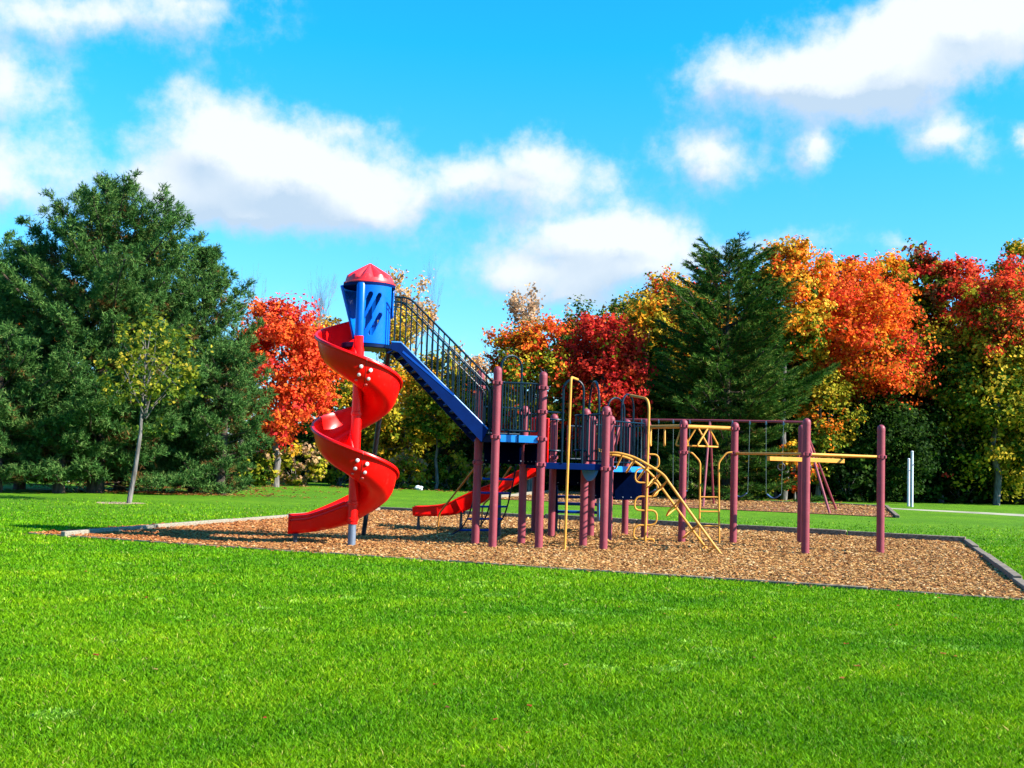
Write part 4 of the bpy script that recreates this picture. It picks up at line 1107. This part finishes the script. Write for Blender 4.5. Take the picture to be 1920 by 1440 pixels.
# label, cx, top, bottom, half width, distance, tops, bottoms, kwargs
T_ = [
 ('bright red orange maple with forked trunk between the left pine and spiral slide', 526, 562, 815, 102, 47, RED + RED[:2] + ORG[1:2], RED + ORG[1:2], dict(n=75, lf=18, split=.3, seed=21, trunkr=.14)),
 ('small maple with thin trunk, green and orange leaves, under the blue stairs', 822, 665, 845, 72, 50.5, YGR + ORG[2:3], GRN + YGR + YEL[:1], dict(n=50, lf=14, seed=22, trunkr=.07)),
 ('yellow tree seen between the red maple and the spiral slide', 608, 572, 790, 62, 60, YEL, YEL + YGR, dict(n=40, seed=23)),
 ('green yellow maple tipped orange right behind the highest deck', 997, 582, 830, 70, 49, ORG + RED[:2], YGR + YGR + GRN[:2] + RED[:1], dict(n=60, lf=14, split=.62, seed=24, mix=.3)),
 ('deep red maple left of the big dark evergreen', 1130, 592, 850, 68, 48.5, RED[:3] + DRED[:2], DRED + RED[2:3] + YGR[2:3], dict(n=70, lf=16, split=.55, seed=25)),
 ('dull green tree rising just behind the deep red maple', 1110, 560, 800, 66, 60, GRN + YGR[:1] + BRN[:1], GRN, dict(n=45, seed=26)),
 ('tall green tree left of the yellow topped tree', 1190, 545, 800, 60, 62, GRN + YGR[:2], GRN + DGR, dict(n=50, seed=27)),
 ('tall yellow topped tree with red tips left of the dark evergreen', 1255, 500, 780, 82, 56, YEL + ORG[2:3] + RED[:1], YGR + GRN, dict(n=70, lf=16, split=.55, seed=28, mix=.25)),
 ('dull red topped tree just left of the evergreen tip', 1325, 488, 740, 50, 60, RED[:2] + BRN[:1], GRN + BRN[:1], dict(n=40, seed=29, split=.7)),
 ('tall orange yellow tree right of the evergreen tip', 1474, 448, 690, 64, 49.5, ORG[:3] + YEL, ORG + GRN + YGR[:2], dict(n=75, lf=16, split=.45, seed=30)),
 ('wide glowing orange maple in the middle of the right-hand wood', 1612, 520, 790, 106, 52, ORG + RED[:2], ORG + RED[:2] + GRN[:1] + DRED[:1] + YGR[:1], dict(n=95, lf=18, split=.5, seed=31, mix=.16)),
 ('orange tree showing above the left of the wide orange maple', 1578, 476, 640, 62, 56, ORG + RED[:1], ORG + GRN, dict(n=45, seed=32)),
 ('orange and green tree showing above the right of the wide orange maple', 1662, 482, 660, 58, 57, ORG + YGR[:2], GRN + YGR[:2], dict(n=45, seed=33)),
 ('tall red topped tree with a ragged left edge', 1722, 455, 650, 52, 58, RED[:3] + BRN[:1], YGR + GRN, dict(n=45, seed=34, split=.72)),
 ('tall rust red tree with green skirts near the right edge', 1795, 470, 690, 60, 57, RED[:2] + DRED[:1], BRN + YGR[:1] + DRED[:1], dict(n=55, seed=35)),
 ('crimson topped maple at the right edge above the green maple', 1868, 492, 700, 66, 52, RED, RED[:1] + YGR[:2] + BRN[:1], dict(n=60, seed=36, split=.6)),
 ('big green and yellow maple filling the right edge', 1868, 565, 925, 105, 53, YGR + YGR + YEL[:1], YGR + GRN, dict(n=120, lf=16, split=.6, seed=37, mix=.12)),
 ('pale yellow tree at the top right corner of the wood', 1910, 450, 640, 46, 60, YEL[:2] + YGR, YGR + GRN, dict(n=40, seed=38)),
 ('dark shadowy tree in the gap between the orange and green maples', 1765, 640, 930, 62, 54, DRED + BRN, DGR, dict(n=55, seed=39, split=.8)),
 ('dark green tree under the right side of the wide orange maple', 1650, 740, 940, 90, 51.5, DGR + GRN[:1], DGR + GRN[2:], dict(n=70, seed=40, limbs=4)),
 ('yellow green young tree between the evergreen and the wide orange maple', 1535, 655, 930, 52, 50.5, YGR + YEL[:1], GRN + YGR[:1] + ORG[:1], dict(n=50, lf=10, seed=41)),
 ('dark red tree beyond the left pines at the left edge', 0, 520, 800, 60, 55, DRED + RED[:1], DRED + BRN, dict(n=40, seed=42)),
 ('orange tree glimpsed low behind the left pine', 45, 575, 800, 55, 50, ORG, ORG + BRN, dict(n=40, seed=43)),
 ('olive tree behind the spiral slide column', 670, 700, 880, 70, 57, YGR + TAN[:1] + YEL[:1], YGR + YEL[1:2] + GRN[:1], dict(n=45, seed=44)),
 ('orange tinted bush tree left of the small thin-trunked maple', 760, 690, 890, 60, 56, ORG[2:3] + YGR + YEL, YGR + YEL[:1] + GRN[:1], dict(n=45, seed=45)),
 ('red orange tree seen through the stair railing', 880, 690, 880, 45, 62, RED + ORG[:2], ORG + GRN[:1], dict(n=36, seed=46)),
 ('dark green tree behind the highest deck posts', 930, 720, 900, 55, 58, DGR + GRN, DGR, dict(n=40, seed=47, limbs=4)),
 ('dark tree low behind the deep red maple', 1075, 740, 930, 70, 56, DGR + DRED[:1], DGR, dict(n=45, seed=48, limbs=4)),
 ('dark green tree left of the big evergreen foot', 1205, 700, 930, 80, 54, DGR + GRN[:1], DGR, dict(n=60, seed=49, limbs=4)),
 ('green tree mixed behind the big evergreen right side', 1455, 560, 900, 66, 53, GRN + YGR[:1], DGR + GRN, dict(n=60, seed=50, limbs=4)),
 ('small gold and orange tree low at the lawn edge behind the swings', 1490, 820, 935, 34, 47.5, ORG[2:] + YEL, ORG + GRN, dict(n=24, tw=9, lf=9, seed=51, trunkr=.05)),
 ('mixed green and rust tree behind the left side of the wide orange maple', 1525, 545, 880, 68, 56, YGR + ORG[:1] + BRN, GRN + BRN[:1], dict(n=55, seed=61, split=.55)),
 ('mixed gold and green tree behind the right side of the wide orange maple', 1712, 545, 860, 60, 57, YGR + ORG[2:3] + RED[:1], GRN + YGR[:1], dict(n=50, seed=62, split=.6)),
 ('bronze and green tree beside the crimson topped maple', 1818, 575, 880, 55, 55.5, BRN + YGR + RED[:1], GRN + DGR[:1] + YGR[:1], dict(n=50, seed=63, split=.6)),
 ('gold streaked tree half hidden behind the evergreen left boughs', 1215, 560, 830, 58, 53.5, YEL + YGR + ORG[2:3], GRN + YGR[:1], dict(n=50, seed=64, split=.5)),
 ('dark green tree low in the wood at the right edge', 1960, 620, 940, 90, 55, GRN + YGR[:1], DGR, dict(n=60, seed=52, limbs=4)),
]
for lab, cx, tp, bt, hw, Y, a, b, kw in T_:
    kw = dict(kw); kw.setdefault('size', .125 if Y < 53 else .15)
    if 'tw' not in kw: kw['tw'] = 20 if Y < 53 else 16
    kw['lf'] = int(kw.get('lf', 14) * 1.05)
    decid('maple_tree' if 'maple' in lab else 'autumn_tree', lab, 'tree', cx, tp, bt, hw, Y, a, b, group=AT, **kw)

# young trees with sparse crown near the pit
g0 = G(241, 944); tpf = H(263, 815, g0.y)
root = empty('young_tree', g0, 'young leaning tree with grey trunk and thin yellow green crown left of the pit', 'tree')
mb = MB(); mb.tube([g0 - Vector((0, 0, .05)), g0.lerp(tpf, .5) + Vector((.02, 0, 0)), tpf, H(268, 740, g0.y), H(275, 665, g0.y), H(284, 612, g0.y)], [.068, .056, .046, .030, .016, .006], 10)
g = random.Random(5)
ctr = H(282, 700, g0.y)
V, col, cc = crown(ctr, (1.25, 1.1, 1.5), 52, 7, 5, .095, [(.20, .22, .015), (.13, .165, .012), (.36, .29, .03)], [(.13, .17, .014), (.07, .12, .01)], seed=77, hollow=.25, split=.4)
for i in range(0, 46, 2):
    st_ = H(268 + g.uniform(0, 8), g.uniform(640, 790), g0.y); mb.tube(limb_pts(st_, Vector(cc[i]), .05, i, 3, .05), [.018, .013, .009, .005], 5)
mb.build('trunk', M['bark'], root)
np_mesh('crown', V, 4, M['leaf'], g0, root, colors=col)
mb = MB(); ring = [(g0.x - .25 + .62 * math.cos(t) * (1 + .15 * math.sin(3 * t)), g0.y + .6 * math.sin(t), .006) for t in np.linspace(0, 2 * PI, 24, endpoint=False)]
mb.add(ring, [tuple(range(24))]); tag(mb.build('mulch_ring', paint('dry_mulch', (.30, .20, .12), .9, .35, 6.0), smooth=0), kind='structure')

# bare and thin-leaved trees over the gap
bare('thin bare grey tree rising alone left of the tower roof', 607, 488, 58, 42, 31, r=.075)
bare('purplish bare tree beside the top of the narrower pine', 470, 500, 56, 42, 32, depth=6, spread=.75, r=.085)
bare('tall bare tree with a few tan leaves behind the stair head', 772, 505, 60, 52, 33, TAN + YEL[1:2], 2600, r=.08)
bare('wispy bare tree with long twigs above the stair head', 808, 470, 64, 34, 34, r=.045)
bare('leafy tan topped thin tree over the green yellow maple', 1000, 540, 60, 50, 35, TAN, 2600, r=.07)
bare('bare twiggy tree leaning left of the green yellow maple', 935, 600, 56, 40, 36, r=.04, spread=.7)
bare('thin pale orange tree beyond the lower end of the stairs', 885, 652, 66, 40, 37, TAN + ORG[2:3], 1800, r=.06)
bare('faint bare tree directly behind the tower roof', 712, 488, 64, 40, 38, r=.04)
bare('pale thin tree with tan leaves right of the tan topped tree', 1062, 548, 62, 34, 39, TAN, 900, r=.05)
bare('ragged bare tree with yellow leaves just below the stair head', 750, 570, 57, 60, 40, YEL + YGR[:2], 2600, r=.09)

# understorey bushes along the wood edge
def bush(label, cx, top, hw, Y, tops, bots, seed, n=26):
    ct = H(cx, top, Y); h = ct.z; base = Vector((ct.x, Y, 0)); root = empty('bush', base, label, 'bush', 'bushes along the wood edge')
    V, col, cc = crown((ct.x, Y, h * .48), (hw * Y / F, hw * Y / F * .8, h * .5), n, 9, 12, .14, tops, bots, seed=seed)
    k = V[:, :, 2].min(1) > .0; np_mesh('crown', V[k], 4, M['leaf'], base, root, colors=col[k])
    mb = MB(); g = random.Random(seed)
    for i in range(0, n, 3): mb.tube(limb_pts(base, Vector(cc[i]), .05, seed + i, 3), [.03, .022, .015, .008], 5)
    mb.build('stem', M['bark'], root)
B_L = [('olive bush at the foot of the red maple', 470, 835, 55, 47), ('tan green bush left of the spiral slide foot', 560, 835, 60, 49.5), ('mixed green and gold bush directly behind the spiral slide', 640, 830, 55, 51.5),
       ('pale tan bush right of the spiral slide', 760, 855, 50, 50.5), ('low olive bush behind the thin maple trunk', 840, 850, 55, 51.5), ('brownish bush behind the low red slide', 905, 855, 48, 51),
       ('dark bush behind the blue curved ladder', 960, 848, 50, 51), ('green bush beyond the swing pit at its left', 1040, 850, 55, 53), ('dark bush under the deep red maple', 1120, 850, 55, 53),
       ('dark bush at the foot of the evergreen', 1230, 850, 60, 52), ('leafy green bush beyond the swings at centre', 1420, 850, 50, 49.5), ('dark green leafy bush right of the swing set legs', 1590, 820, 55, 50.5),
       ('dark bush behind the white net posts', 1700, 850, 70, 53), ('deep green bush right of the white net posts', 1800, 850, 70, 54), ('shaded bush at the right edge of the lawn', 1900, 860, 70, 55), ('bush under the narrower left pine', 400, 860, 50, 44),
       ('shaded bush beyond the trunks at the far left', 20, 845, 75, 52), ('shaded bush beyond the thick pine trunk', 140, 850, 70, 51), ('shaded bush beyond the leaning young tree', 255, 852, 70, 50), ('shaded bush right of the leaning young tree', 345, 855, 60, 49)]
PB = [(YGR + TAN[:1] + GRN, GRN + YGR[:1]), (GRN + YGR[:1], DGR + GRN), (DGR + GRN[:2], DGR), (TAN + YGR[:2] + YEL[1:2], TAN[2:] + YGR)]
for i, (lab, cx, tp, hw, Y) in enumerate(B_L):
    pp = PB[3] if 'tan' in lab or 'brown' in lab else (PB[2] if ('dark' in lab or 'deep' in lab or 'shaded' in lab) else PB[i % 2])  # shaded bushes get the darkest leaves, shade under the trees put into colour
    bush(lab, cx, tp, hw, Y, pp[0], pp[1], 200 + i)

# far wood behind all of it, read as one mass
segs = [(-60, -18, 72, 4.6), (-18, -2, 74, 4.4), (-2, 6, 72, 6.2), (4, 16, 70, 8.0), (10, 44, 64, 10.0), (30, 80, 60, 9.5), (12, 40, 57, 4.5), (-14, 14, 60, 3.2)]
VV = []; CC = []
for si, (x0, x1, Y, hh) in enumerate(segs):
    n = int((x1 - x0) * hh * 62)
    x = rng.uniform(x0, x1, n); z = rng.random(n) * (hh * (.86 + .10 * np.sin(x * .9 + si) + .06 * np.sin(x * 2.3))); y = Y + rng.uniform(-2.2, 2.2, n) + 1.2 * np.sin(x * 1.3)
    C = np.stack([x, y, z + .1], 1); N = rng.normal(size=(n, 3)) + np.array([0, -.6, .5])
    pal = np.array(DGR + DGR + GRN[2:] + BRN[1:2]); kk = (np.sin(x * .8) * np.sin(z * 1.1 + x * .5) + rng.normal(0, .4, n)); col = pal[rng.integers(0, len(pal), n)] * (1 + .2 * kk)[:, None]
    VV.append(leaf_cloud(C, N, rng.uniform(.3, .55, n), col)); CC.append(col)
tag(np_mesh('woodland', np.concatenate(VV), 4, M['leaf'], (0, 70, 0), colors=np.clip(np.concatenate(CC), 0, 1)), 'dark green woodland mass beyond the autumn trees', 'woodland', kind='stuff')
